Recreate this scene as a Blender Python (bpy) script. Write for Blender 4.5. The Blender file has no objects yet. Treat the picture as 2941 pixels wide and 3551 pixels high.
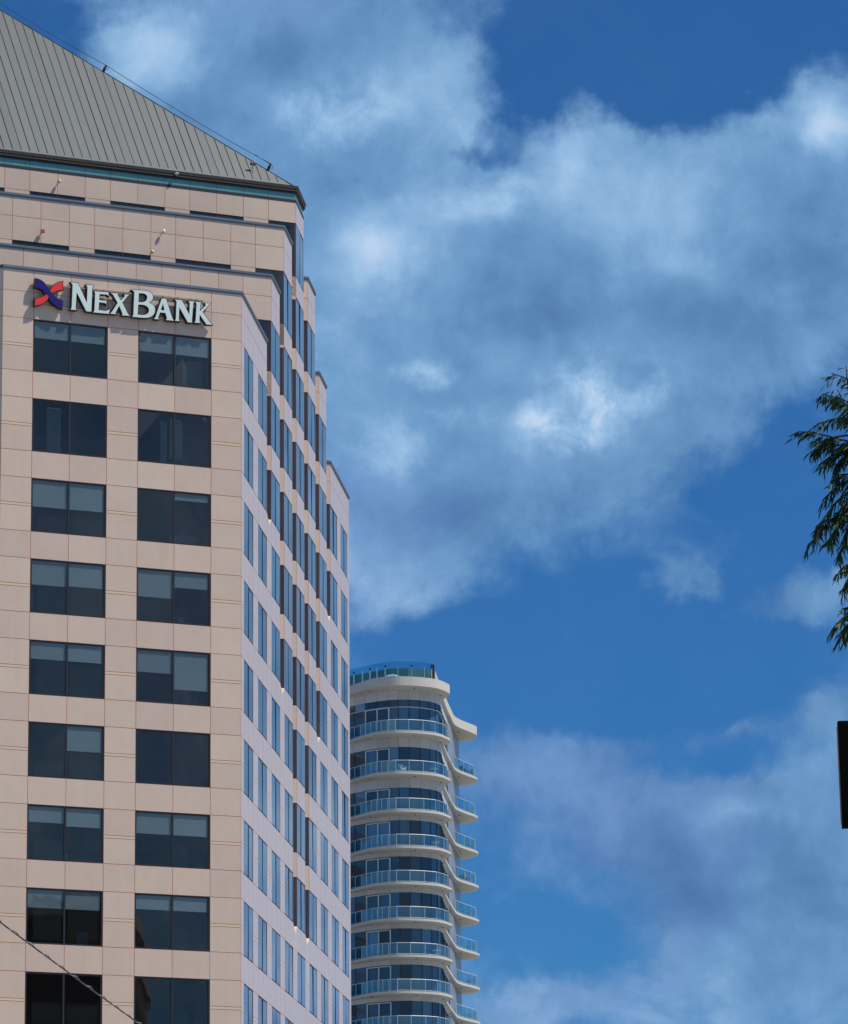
import bpy, bmesh, math, random
from math import sin, cos, radians, pi, sqrt, atan2
from mathutils import Vector, Matrix
from mathutils.geometry import tessellate_polygon
random.seed(7)
scn = bpy.context.scene
COL = scn.collection

# ------------------------------------------------------------------ camera
PW, PH = 2941.0, 3551.0
FPX, PITCH, ROLL = 14660.29, 0.22826, -0.00915
EYE = 1.6
r0 = Vector((1, 0, 0)); f0 = Vector((0, cos(PITCH), sin(PITCH))); u0 = Vector((0, -sin(PITCH), cos(PITCH)))
cR = r0 * cos(ROLL) + u0 * sin(ROLL); cU = -r0 * sin(ROLL) + u0 * cos(ROLL)
cam = bpy.data.cameras.new('camera'); camo = bpy.data.objects.new('camera', cam); COL.objects.link(camo)
m = Matrix.Identity(4)
for i in range(3):
    m[i][0] = cR[i]; m[i][1] = cU[i]; m[i][2] = -f0[i]
m[2][3] = EYE
camo.matrix_world = m
cam.sensor_fit = 'HORIZONTAL'; cam.sensor_width = 36.0; cam.lens = 36.0 * FPX / PW
cam.clip_start = 0.5; cam.clip_end = 20000
scn.camera = camo

def ray(x, y):
    u, w = x - PW / 2, y - PH / 2
    return (cR * (u / FPX) - cU * (w / FPX) + f0)
def at_height(x, y, z):            # z above the eye
    d = ray(x, y); return d * (z / d.z)
def at_depth(x, y, yy):
    d = ray(x, y); return d * (yy / d.y)

# tower geometry in plan (world): corner C, front direction dF, chamfer direction dP
A1 = 0.09966; A2 = A1 + radians(60)
CX, CY = -8.82109, 198.89202
dF = Vector((sin(A2), cos(A2), 0)); nF = Vector((dF.y, -dF.x, 0))
dP = Vector((sin(A1), cos(A1), 0)); nP = Vector((dP.y, -dP.x, 0))
CC = Vector((CX, CY, 0))
def on_front(x, y, off=0.0):       # -> (s along the front, height above ground) on the plane off metres behind the bay
    d = ray(x, y); k = ((CC - nF * off).dot(nF)) / d.dot(nF); p = d * k
    return (p - CC).dot(dF), p.z + EYE

# ------------------------------------------------------------------ sun and sky
SUN = (nF * 0.33 + dF * 0.45 + Vector((0, 0, 0.83))).normalized()
sun = bpy.data.lights.new('sun', 'SUN'); suno = bpy.data.objects.new('sun', sun); COL.objects.link(suno)
sun.energy = 5.0; sun.angle = radians(0.53); sun.color = (1.0, 0.93, 0.84)
suno.rotation_euler = SUN.to_track_quat('Z', 'Y').to_euler()
suno.location = (60, -40, 120)

world = bpy.data.worlds.new('World'); scn.world = world; world.use_nodes = True
nt = world.node_tree; nt.nodes.clear()
class NB:
    def __init__(s, nt): s.nt = nt
    def n(s, t, **k):
        x = s.nt.nodes.new(t)
        for a, b in k.items(): setattr(x, a, b)
        return x
    def put(s, sock, v):
        if isinstance(v, bpy.types.NodeSocket): s.nt.links.new(v, sock)
        else:
            if hasattr(v, '__len__') and sock.type == 'VECTOR': v = tuple(v)[:3]
            sock.default_value = v
    def math(s, op, a, b=None, c=None, clamp=False):
        x = s.n('ShaderNodeMath', operation=op); x.use_clamp = clamp
        s.put(x.inputs[0], a)
        if b is not None: s.put(x.inputs[1], b)
        if c is not None: s.put(x.inputs[2], c)
        return x.outputs[0]
    def vec(s, op, a, b=None, out=0):
        x = s.n('ShaderNodeVectorMath', operation=op)
        s.put(x.inputs[0], a)
        if b is not None: s.put(x.inputs[1], b)
        return x.outputs['Value'] if op in ('DOT_PRODUCT', 'LENGTH') else x.outputs[0]
    def noise(s, v, scale, detail=4, rough=0.55, dist=0.0, out='Fac'):
        x = s.n('ShaderNodeTexNoise'); s.put(x.inputs['Vector'], v)
        x.inputs['Scale'].default_value = scale; x.inputs['Detail'].default_value = detail
        x.inputs['Roughness'].default_value = rough; x.inputs['Distortion'].default_value = dist
        return x.outputs[out]
    def mix(s, f, a, b, bt='MIX'):
        x = s.n('ShaderNodeMix', data_type='RGBA', blend_type=bt)
        s.put(x.inputs[0], f); s.put(x.inputs[6], a); s.put(x.inputs[7], b)
        return x.outputs[2]
    def ramp(s, f, stops):
        x = s.n('ShaderNodeValToRGB'); s.put(x.inputs[0], f)
        e = x.color_ramp.elements
        while len(e) < len(stops): e.new(0.5)
        for q, (p, c) in zip(e, stops): q.position = p; q.color = tuple(c) + ((1,) if len(c) == 3 else ())
        return x.outputs[0]
    def smooth(s, v, a, b):
        x = s.n('ShaderNodeMapRange', interpolation_type='SMOOTHSTEP'); x.clamp = True
        s.put(x.inputs[0], v); x.inputs[1].default_value = a; x.inputs[2].default_value = b
        return x.outputs[0]
def srgb(r, g, b):
    f = lambda c: (c / 255 / 12.92) if c / 255 <= 0.04045 else ((c / 255 + 0.055) / 1.055) ** 2.4
    return (f(r), f(g), f(b), 1)
N = NB(nt)
tc = N.n('ShaderNodeTexCoord'); D = tc.outputs['Generated']
sky = N.n('ShaderNodeTexSky', sky_type='NISHITA'); sky.sun_disc = False
sky.sun_elevation = math.asin(SUN.z); sky.sun_rotation = atan2(SUN.x, SUN.y)
sky.altitude = 200; sky.air_density = 1.0; sky.dust_density = 0.2; sky.ozone_density = 4.0
SKYCOL = N.mix(1.0, sky.outputs[0], (0.15, 0.46, 0.80, 1), 'MULTIPLY')
SKYCOL = N.vec('SCALE', SKYCOL); SKYCOL.node.inputs['Scale'].default_value = 0.10
# the direction as (azimuth, elevation) in degrees, bent a little so that cloud edges wander
sep = N.n('ShaderNodeSeparateXYZ'); N.put(sep.inputs[0], D)
az = N.math('MULTIPLY', N.math('ARCTAN2', sep.outputs[0], sep.outputs[1]), 57.2958)
el = N.math('MULTIPLY', N.math('ARCSINE', sep.outputs[2]), 57.2958)
cmb = N.n('ShaderNodeCombineXYZ'); N.put(cmb.inputs[0], az); N.put(cmb.inputs[1], el)
w1 = N.vec('SUBTRACT', N.noise(D, 26, 5, 0.6, out='Color'), (0.5, 0.5, 0.5))
UV = N.vec('ADD', cmb.outputs[0], N.vec('MULTIPLY', w1, (2.6, 2.2, 0)))
UVS = N.vec('ADD', cmb.outputs[0], N.vec('MULTIPLY', w1, (1.5, 1.3, 0)))
def deg(px, py):
    d = ray(px, py).normalized(); return math.degrees(atan2(d.x, d.y)), math.degrees(math.asin(d.z))
def blobs(lst, base, uv):
    acc = base
    for (px, py, rx, ry, w) in lst:              # a photograph position turned into a sky direction, sizes in pixels (256 to a degree)
        a, e = deg(px, py); sx, sy = 256 / rx, 256 / ry
        v = N.n('ShaderNodeVectorMath', operation='MULTIPLY_ADD'); N.put(v.inputs[0], uv)
        v.inputs[1].default_value = (sx, sy, 0); v.inputs[2].default_value = (-a * sx, -e * sy, 0); v = v.outputs[0]
        g = N.math('POWER', 0.36788, N.vec('DOT_PRODUCT', v, v))
        acc = N.math('MULTIPLY_ADD', g, w, acc)
    return acc
n_big = N.noise(D, 9, 3, 0.5, 0.4); n_soft = N.noise(D, 15, 2, 0.45, 0.2); n_mid = N.noise(D, 36, 6, 0.60, 0.3); n_fine = N.noise(D, 120, 4, 0.62, 0.2)
dens0 = N.math('MULTIPLY_ADD', n_big, 0.9, -0.08)
dens0 = N.math('ADD', dens0, N.math('MULTIPLY_ADD', n_mid, 0.95, -0.475))
dens0 = N.math('ADD', dens0, N.math('MULTIPLY_ADD', n_fine, 0.30, -0.15))
dens = blobs([(1250, 150, 480, 330, .95), (600, 250, 420, 260, .8), (1000, 600, 500, 300, .8), (110, 80, 260, 110, -.75),
              (2330, 110, 600, 215, -1.7), (1800, 320, 130, 150, -1.0), (1630, 500, 130, 60, -.75), (2000, 620, 560, 250, .75), (2500, 640, 420, 230, .85), (2920, 480, 180, 190, 1.0),
              (1500, 1000, 600, 400, .8), (2200, 1000, 600, 350, .8), (2750, 950, 350, 280, .8), (1700, 1500, 540, 340, .8), (2250, 1480, 330, 270, .7), (1300, 1700, 320, 330, .8),
              (2810, 1680, 260, 270, -1.5), (2250, 2180, 800, 190, -.95), (1500, 2180, 260, 90, -.3), (2425, 2000, 110, 60, .58), (2790, 2045, 210, 85, .85), (1975, 2160, 200, 110, .68), (2550, 2492, 80, 40, .5), (2920, 2460, 70, 70, .5),
              (2250, 2400, 700, 110, -.45), (1890, 2617, 340, 130, .50), (2417, 2876, 400, 140, .75), (2834, 2860, 330, 170, .7), (2584, 3110, 480, 160, .55), (2290, 3345, 190, 90, .45), (2750, 3390, 420, 220, .55), (1875, 3525, 260, 80, .85),
              (1900, 3200, 280, 190, -.75), (2450, 2640, 360, 90, -.6),
              (4200, 850, 950, 800, .85), (4800, 2200, 1080, 700, .75), (4200, 3200, 950, 600, .75)], dens0, UV)
# extra cloud added behind the viewer, so that the glass reflects a paler sky
for sgn in (150, -190):
    vb = N.n('ShaderNodeVectorMath', operation='MULTIPLY_ADD'); N.put(vb.inputs[0], cmb.outputs[0])
    vb.inputs[1].default_value = (1 / 75, 1 / 40, 0); vb.inputs[2].default_value = (-sgn / 75, -12 / 40, 0)
    dens = N.math('MULTIPLY_ADD', N.math('POWER', 0.36788, N.vec('DOT_PRODUCT', vb.outputs[0], vb.outputs[0])), 0.5, dens)
alpha = N.math('MULTIPLY_ADD', N.smooth(dens, 0.10, 0.90), 0.93, 0.06)
brt0 = N.math('MULTIPLY_ADD', n_soft, 0.55, 0.205)
brt0 = N.math('ADD', brt0, N.math('MULTIPLY_ADD', n_mid, 0.80, -0.40))
brt0 = N.math('ADD', brt0, N.math('MULTIPLY_ADD', n_fine, 0.20, -0.10))
puff = blobs([(1111, 399, 140, 96, 0.22), (1311, 411, 186, 144, 0.16), (1604, 411, 93, 96, 0.18), (1722, 634, 170, 96, 0.2), (1428, 1267, 93, 51, 0.31), (2085, 1408, 132, 128, 0.38), (1980, 1537, 140, 80, 0.27), (1545, 1420, 93, 45, 0.22), (1862, 1490, 78, 64, 0.2), (2332, 1350, 155, 51, 0.24), (1287, 1573, 186, 96, 0.2)], 0.0, UV)
n_puff = N.noise(D, 95, 5, 0.62, 0.5)
brt0 = N.math('ADD', brt0, N.math('MULTIPLY', puff, N.math('MULTIPLY_ADD', n_puff, 4.0, -1.1)))
brt = blobs([(560, 170, 170, 140, 0.42), (420, 300, 160, 100, 0.22), (1334, 845, 140, 90, 0.42), (1956, 540, 110, 130, 0.26), (1557, 728, 170, 70, 0.22), (2895, 440, 100, 110, 0.52), (2367, 704, 300, 160, 0.16), (2367, 939, 190, 80, 0.1), (2602, 446, 150, 70, 0.12), (1200, 1000, 200, 260, 0.1), (970, 235, 120, 110, -0.24), (1722, 974, 380, 60, -0.1), (1956, 1090, 460, 80, -0.18), (2790, 900, 180, 220, -0.26), (2484, 1140, 300, 120, -0.18), (1604, 1760, 360, 130, -0.26), (1720, 1360, 150, 60, -0.1), (2526, 2834, 150, 55, 0.26), (2417, 3134, 300, 110, -0.14), (2400, 2500, 1200, 420, -0.1), (2834, 3101, 250, 120, -0.1), (2600, 3000, 700, 450, -0.13), (2650, 2030, 380, 120, -0.16), (2000, 3540, 300, 60, 0.12)], brt0, UVS)
ccol = N.ramp(N.math('MULTIPLY', brt, 1.0, clamp=True), [(0.0, srgb(70, 110, 160)), (0.30, srgb(92, 136, 184)), (0.52, srgb(113, 158, 203)), (0.78, srgb(152, 190, 227)), (1.0, srgb(190, 213, 240))])
ccol = N.mix(N.smooth(N.noise(D, 7, 2, 0.4), 0.45, 0.70), ccol, N.mix(1.0, ccol, (1.10, 0.95, 1.03, 1), 'MULTIPLY'))
final = N.mix(alpha, SKYCOL, ccol)
bg = N.n('ShaderNodeBackground'); N.put(bg.inputs[0], final); bg.inputs[1].default_value = 1.0
out = N.n('ShaderNodeOutputWorld'); nt.links.new(bg.outputs[0], out.inputs[0])

scn.render.engine = 'CYCLES'
scn.view_settings.view_transform = 'Standard'; scn.view_settings.look = 'None'
scn.view_settings.exposure = 0.0; scn.view_settings.gamma = 1.0
scn.cycles.transparent_max_bounces = 16; scn.cycles.max_bounces = 8

# ------------------------------------------------------------------ materials
MATS = {}
def mat(name, col, rough=0.6, metal=0.0, spec=0.5, var=0.0, noise=0.0, nscale=3.0, col2=None, bump=0.0, bscale=40.0, coat=0.0, streak=0.0):
    M = bpy.data.materials.new(name); M.use_nodes = True
    nt = M.node_tree; b = nt.nodes['Principled BSDF']; n = NB(nt)
    geo = n.n('ShaderNodeNewGeometry'); pos = geo.outputs['Position']
    c = (col[0], col[1], col[2], 1)
    if var or col2:
        oi = n.n('ShaderNodeObjectInfo')
        c2 = col2 or tuple(x * 1.12 for x in col[:3])
        c = n.mix(oi.outputs['Random'], c, tuple(c2[:3]) + (1,))
        if var:
            sc = n.math('MULTIPLY_ADD', n.math('FRACT', n.math('MULTIPLY', oi.outputs['Random'], 7.31)), 2 * var, 1 - var)
            v = n.vec('SCALE', c); n.put(v.node.inputs['Scale'], sc); c = v
    if noise:
        f = n.math('MULTIPLY_ADD', n.noise(pos, nscale, 6, 0.65), 2 * noise, 1 - noise)
        f2 = n.math('MULTIPLY_ADD', n.noise(pos, nscale * 14, 3, 0.7), noise * 0.9, 1 - noise * 0.45)
        v = n.vec('SCALE', c); n.put(v.node.inputs['Scale'], n.math('MULTIPLY', f, f2)); c = v
    if streak:
        mp = n.n('ShaderNodeMapping'); n.put(mp.inputs[0], pos); mp.inputs['Scale'].default_value = (2.2, 2.2, 0.10)
        f = n.math('MULTIPLY_ADD', n.noise(mp.outputs[0], 1.6, 6, 0.6), 2 * streak, 1 - streak)
        v = n.vec('SCALE', c); n.put(v.node.inputs['Scale'], f); c = v
    n.put(b.inputs['Base Color'], c)
    b.inputs['Roughness'].default_value = rough; b.inputs['Metallic'].default_value = metal
    b.inputs['Specular IOR Level'].default_value = spec
    if coat: b.inputs['Coat Weight'].default_value = coat; b.inputs['Coat Roughness'].default_value = 0.12
    if bump:
        bp = n.n('ShaderNodeBump'); bp.inputs['Strength'].default_value = bump; bp.inputs['Distance'].default_value = 0.02
        n.put(bp.inputs['Height'], n.noise(pos, bscale, 4, 0.6)); nt.links.new(bp.outputs[0], b.inputs['Normal'])
    MATS[name] = M
    return M
def glass(name, tint, refl=(1, 1, 1), boost=1.0, add=0.0, rough=0.012, wave=0.0006, wscale=0.9, var=0.0):
    M = bpy.data.materials.new(name); M.use_nodes = True
    nt = M.node_tree; nt.nodes.clear(); n = NB(nt)
    geo = n.n('ShaderNodeNewGeometry')
    tr = n.n('ShaderNodeBsdfTransparent')
    t = tint + (1,)
    if var:
        oi = n.n('ShaderNodeObjectInfo'); v = n.vec('SCALE', t)
        n.put(v.node.inputs['Scale'], n.math('MULTIPLY_ADD', oi.outputs['Random'], 2 * var, 1 - var)); t = v
    n.put(tr.inputs[0], t)
    gl = n.n('ShaderNodeBsdfGlossy'); gl.inputs['Color'].default_value = refl + (1,); gl.inputs['Roughness'].default_value = rough
    bp = n.n('ShaderNodeBump'); bp.inputs['Strength'].default_value = 1.0; bp.inputs['Distance'].default_value = wave
    bp.inputs['Strength'].default_value = 1.0
    n.put(bp.inputs['Height'], n.noise(geo.outputs['Position'], wscale, 2, 0.5)); nt.links.new(bp.outputs[0], gl.inputs['Normal'])
    fr = n.n('ShaderNodeFresnel'); fr.inputs['IOR'].default_value = 1.52
    fac = n.math('MULTIPLY_ADD', fr.outputs[0], boost, add, clamp=True)
    fac = n.math('MULTIPLY', fac, n.math('SUBTRACT', 1.0, geo.outputs['Backfacing']))
    mx = n.n('ShaderNodeMixShader'); n.put(mx.inputs[0], fac)
    nt.links.new(tr.outputs[0], mx.inputs[1]); nt.links.new(gl.outputs[0], mx.inputs[2])
    o = n.n('ShaderNodeOutputMaterial'); nt.links.new(mx.outputs[0], o.inputs[0])
    MATS[name] = M
    return M
mat('granite', (0.535, 0.408, 0.330), 0.17, spec=0.55, col2=(0.555, 0.440, 0.348), var=0.035, noise=0.09, nscale=0.9, streak=0.05)
mat('granite_strip', (0.58, 0.465, 0.335), 0.35, noise=0.05, nscale=2.0)
mat('joint', (0.42, 0.165, 0.105), 0.8)
mat('coping_metal', (0.10, 0.135, 0.18), 0.42, metal=0.35, noise=0.08, nscale=2.0, var=0.05)
mat('frame_black', (0.012, 0.014, 0.018), 0.4)
mat('fascia_brown', (0.022, 0.011, 0.008), 0.6, noise=0.25, nscale=1.5)
mat('fascia_black', (0.012, 0.011, 0.012), 0.45)
mat('gold_trim', (0.38, 0.25, 0.12), 0.4, metal=0.6)
mat('zinc', (0.064, 0.076, 0.078), 0.5, metal=0.2, noise=0.08, nscale=0.8, streak=0.13, var=0.07, col2=(0.066, 0.079, 0.082))  # the streaks put an uneven sheen into the metal's colour
mat('zinc_seam', (0.026, 0.026, 0.028), 0.6, metal=0.1)
mat('interior', (0.045, 0.048, 0.05), 0.9, noise=0.3, nscale=0.5)
mat('blind', (0.58, 0.63, 0.66), 0.85, var=0.06)
mat('board', (0.30, 0.33, 0.33), 0.8, var=0.2)
mat('letter_face', (0.55, 0.66, 0.63), 0.35)
mat('letter_side', (0.012, 0.011, 0.016), 0.45)
mat('emblem_blue', (0.014, 0.010, 0.15), 0.5, spec=.15)
mat('emblem_red', (0.66, 0.040, 0.040), 0.5, spec=.15)
mat('lamp_cream', (0.62, 0.55, 0.36), 0.4)
mat('lamp_white', (0.8, 0.8, 0.8), 0.3)
mat('box_red', (0.33, 0.07, 0.04), 0.5)
mat('light_red', (0.30, 0.01, 0.03), 0.2)
mat('steel_dark', (0.035, 0.035, 0.04), 0.5, metal=0.4)
mat('cable_steel', (0.12, 0.12, 0.13), 0.5, metal=0.5)
mat('concrete_white', (0.475, 0.455, 0.412), 0.6, noise=0.07, nscale=0.7, streak=0.06)
mat('spandrel_white', (0.46, 0.47, 0.475), 0.35, var=0.06, noise=0.04, nscale=0.6)
mat('side_panel', (0.19, 0.20, 0.235), 0.32, var=0.08, spec=.5)
mat('rail_white', (0.52, 0.57, 0.58), 0.4, metal=0.2)
mat('door_white', (0.66, 0.68, 0.69), 0.4)
mat('pane_backing', (0.34, 0.44, 0.52), 0.8, var=0.5)
mat('plant_screen', (0.11, 0.14, 0.14), 0.7, noise=0.1)
mat('soffit_black', (0.01, 0.01, 0.01), 0.5)
mat('wicker', (0.03, 0.032, 0.035), 0.8)
mat('cushion', (0.66, 0.63, 0.56), 0.8)
mat('sofa_grey', (0.16, 0.17, 0.18), 0.8)
mat('wire_black', (0.012, 0.013, 0.015), 0.5)
mat('wire_grey', (0.22, 0.24, 0.26), 0.5)
mat('timber', (0.14, 0.095, 0.06), 0.85, noise=0.25, nscale=4)
mat('galvanised', (0.30, 0.31, 0.32), 0.45, metal=0.6)
mat('panel_black', (0.002, 0.002, 0.002), 0.9, spec=0.08)
mat('panel_edge', (0.20, 0.10, 0.06), 0.6)
mat('bark', (0.045, 0.034, 0.024), 0.9, noise=0.3, nscale=9, bump=0.8, bscale=30)
mat('asphalt', (0.055, 0.055, 0.057), 0.9, noise=0.25, nscale=0.6)
mat('pavement', (0.30, 0.29, 0.27), 0.85, noise=0.12, nscale=0.8)
mat('kerb', (0.36, 0.35, 0.33), 0.85, noise=0.1)
mat('brick_far', (0.10, 0.065, 0.05), 0.85, noise=0.15, nscale=0.4)
glass('glass_front', (0.62, 0.67, 0.69), refl=(1.0, 0.92, 0.82), boost=1.0, add=0.05, wave=.0025, wscale=.6)
glass('glass_chamfer', (0.40, 0.46, 0.52), refl=(1.0, 0.97, 0.94), boost=1.0, add=0.22, wave=.0012, wscale=.5)
mat('glass_band', (0.085, 0.235, 0.25), 0.22, spec=0.8, noise=0.25, nscale=1.3)
glass('glass_condo', (0.50, 0.62, 0.70), refl=(0.88, 0.94, 0.95), boost=0.9, add=0.045, var=0.25)
glass('glass_rail', (0.62, 0.83, 0.86), refl=(0.85, 1.0, 0.98), boost=1.0, add=0.15)
glass('glass_screen', (0.60, 0.84, 0.88), refl=(0.7, 0.95, 1.0), boost=1.0, add=0.03)
def leaf_mat(name, a, b):
    M = mat(name, a, 0.6, col2=None, noise=0.3, nscale=6.0, spec=0.3)
    bs = M.node_tree.nodes['Principled BSDF']
    return M
leaf_mat('needles', (0.024, 0.060, 0.011), None)

# ------------------------------------------------------------------ helpers
def new(name, data=None, parent=None, loc=(0, 0, 0), rz=0.0, material=None):
    o = bpy.data.objects.new(name, data); COL.objects.link(o)
    if parent: o.parent = parent
    o.location = loc; o.rotation_euler = (0, 0, rz)
    if material and data and not data.materials: data.materials.append(MATS[material])
    return o
def tag(o, label, cat, group=None):
    o['label'] = label; o['category'] = cat
    if group: o['group'] = group
    return o
class MB:
    def __init__(s): s.v = []; s.f = []; s.mi = []; s.smooth = False
    def box(s, x0, x1, y0, y1, z0, z1, mi=0):
        b = len(s.v)
        s.v += [(x0, y0, z0), (x1, y0, z0), (x1, y1, z0), (x0, y1, z0), (x0, y0, z1), (x1, y0, z1), (x1, y1, z1), (x0, y1, z1)]
        for q in ((0, 3, 2, 1), (4, 5, 6, 7), (0, 1, 5, 4), (1, 2, 6, 5), (2, 3, 7, 6), (3, 0, 4, 7)):
            s.f.append(tuple(b + i for i in q)); s.mi.append(mi)
        return s
    def prism(s, poly, z0, z1, mi=0, caps=True):   # poly counter-clockwise in plan
        b = len(s.v); n = len(poly)
        s.v += [(p[0], p[1], z0) for p in poly] + [(p[0], p[1], z1) for p in poly]
        for i in range(n):
            j = (i + 1) % n
            s.f.append((b + i, b + j, b + n + j, b + n + i)); s.mi.append(mi)
        if caps:
            for t in tessellate_polygon([[Vector((p[0], p[1], 0)) for p in poly]]):
                a, c, d = t
                nrm = (Vector(poly[c] + (0,) if len(poly[c]) == 2 else poly[c]) - Vector(poly[a] + (0,) if len(poly[a]) == 2 else poly[a])).cross(
                    Vector(poly[d] + (0,) if len(poly[d]) == 2 else poly[d]) - Vector(poly[a] + (0,) if len(poly[a]) == 2 else poly[a])).z
                if nrm < 0: a, c, d = a, d, c
                s.f.append((b + n + a, b + n + c, b + n + d)); s.mi.append(mi)
                s.f.append((b + a, b + d, b + c)); s.mi.append(mi)
        return s
    def face(s, pts, mi=0):
        b = len(s.v); s.v += [tuple(p) for p in pts]; s.f.append(tuple(range(b, b + len(pts)))); s.mi.append(mi)
        return s
    def tube(s, pts, rads, n=6, mi=0, cap=True):
        b = len(s.v); pts = [Vector(p) for p in pts]
        if not hasattr(rads, '__len__'): rads = [rads] * len(pts)
        for i, p in enumerate(pts):
            t = (pts[min(i + 1, len(pts) - 1)] - pts[max(i - 1, 0)]).normalized()
            a = t.cross(Vector((0, 0, 1)) if abs(t.z) < 0.9 else Vector((1, 0, 0))).normalized(); c = t.cross(a)
            for k in range(n):
                q = p + (a * cos(2 * pi * k / n) + c * sin(2 * pi * k / n)) * rads[i]; s.v.append(tuple(q))
        for i in range(len(pts) - 1):
            for k in range(n):
                s.f.append((b + i * n + k, b + i * n + (k + 1) % n, b + (i + 1) * n + (k + 1) % n, b + (i + 1) * n + k)); s.mi.append(mi)
        if cap:
            s.f.append(tuple(b + k for k in range(n))); s.mi.append(mi)
            e = b + (len(pts) - 1) * n
            s.f.append(tuple(e + n - 1 - k for k in range(n))); s.mi.append(mi)
        return s
    def lathe(s, prof, c=(0, 0, 0), n=12, axis='Z', mi=0):
        b = len(s.v)
        for r, h in prof:
            for k in range(n):
                a = 2 * pi * k / n; p = (r * cos(a), r * sin(a), h)
                if axis == 'Y': p = (p[0], h, p[1])
                s.v.append((p[0] + c[0], p[1] + c[1], p[2] + c[2]))
        for i in range(len(prof) - 1):
            for k in range(n):
                s.f.append((b + i * n + k, b + i * n + (k + 1) % n, b + (i + 1) * n + (k + 1) % n, b + (i + 1) * n + k)); s.mi.append(mi)
        return s
    def mesh(s, name, mats, recalc=False, smooth=False):
        me = bpy.data.meshes.new(name); me.from_pydata(s.v, [], s.f); me.update()
        for q in (mats if isinstance(mats, (list, tuple)) else [mats]): me.materials.append(MATS[q])
        for p, i in zip(me.polygons, s.mi): p.material_index = i; p.use_smooth = smooth
        if recalc:
            bm = bmesh.new(); bm.from_mesh(me); bmesh.ops.recalc_face_normals(bm, faces=bm.faces); bm.to_mesh(me); bm.free()
        return me
def build(name, mb, mats, parent=None, loc=(0, 0, 0), rz=0.0, **k):
    return new(name, mb.mesh(name, mats, **k), parent, loc, rz)
UNIT = {}
def unit_box(material):            # 1 x 1 x 1, corner at the origin, shared by all alike pieces
    if material not in UNIT: UNIT[material] = MB().box(0, 1, 0, 1, 0, 1).mesh('piece_' + material, material)
    return UNIT[material]
def piece(name, material, parent, x0, x1, y0, y1, z0, z1, rz=0.0, org=(0, 0)):
    o = new(name, unit_box(material), parent)
    c, s = cos(rz), sin(rz)
    o.location = (org[0] + c * x0 - s * y0, org[1] + s * x0 + c * y0, z0); o.rotation_euler = (0, 0, rz)
    o.scale = (x1 - x0, y1 - y0, z1 - z0)
    return o

# ------------------------------------------------------------------ ground
g = MB().face([(-6000, -6000, 0), (6000, -6000, 0), (6000, 6000, 0), (-6000, 6000, 0)])
o = build('ground', g, 'pavement'); o['kind'] = 'structure'
g = MB().face([(-6, -300, 0.004), (6, -300, 0.004), (6 + 0.085 * 170, 170, 0.004), (-6 + 0.085 * 170, 170, 0.004)])
o = build('road', g, 'asphalt'); o['kind'] = 'structure'

# ------------------------------------------------------------------ the granite tower
E = EYE
root = tag(new('office_tower', loc=(CX, CY, 0), rz=atan2(dF.y, dF.x)),
           'pink granite office tower with stepped chamfered corners, dark windows and a grey metal pyramid roof', 'office building')
FW = 12.24
S60, C60 = sin(radians(60)), 0.5
UW, MW, WW = 0.93, 4.8887, 3.12           # chamfer: first window, module, window width
UT = 44.04
SEG = [(0.0, UW + MW + WW + 0.05)]
for k in range(2, 7): SEG.append((UW + k * MW - 0.05, UW + k * MW + WW + 0.05))
SEG.append((UW + 7 * MW - 0.05, UT))
TIER_U = [0.0, SEG[1][0], SEG[2][0], SEG[3][0]]
OFF = [u * S60 for u in TIER_U]
TOP = [57.36 + E, 61.32 + E, 65.42 + E, 68.20 + E]
MIDJ = [56.14 + E, 60.12 + E, 64.20 + E, None]
HEAD = {-3: 67.03 + E, -2: 62.91 + E, -1: 58.84 + E}; SILL = {-3: 64.03 + E, -2: 60.02 + E, -1: 56.14 + E}
for r in range(0, 11): HEAD[r] = 54.82 - 3.9 * r + E; SILL[r] = HEAD[r] - 2.594
RMAX = 9
ZB = SILL[RMAX] - 0.5
NPANEL = [0]; SPARE = {}
GAP = 0.015
class Facade:
    """a plane in the tower's own frame: x along the wall, y inward, z up; cells become panels on a backing wall"""
    def __init__(s, org, ang):
        s.org, s.ang = org, ang; s.cells = []; s.wall = None
    def cell(s, x0, x1, z0, z1, m='granite', pri=1, poly=None): s.cells.append((x0, x1, z0, z1, m, pri, poly))
    def xy(s, x, y): c, q = cos(s.ang), sin(s.ang); return (s.org[0] + c * x - q * y, s.org[1] + q * x + c * y)
    def finish(s):
        mb = MB()
        for (x0, x1, z0, z1, m, pri, poly) in s.cells:
            if poly: continue
            mb.box(x0, x1, 0.007, 0.34, z0, z1)
        s.wall = build('wall', mb, 'joint', root, (s.org[0], s.org[1], 0), s.ang)
        return s
ALLP = []
rng_w = random.Random(5)
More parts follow.
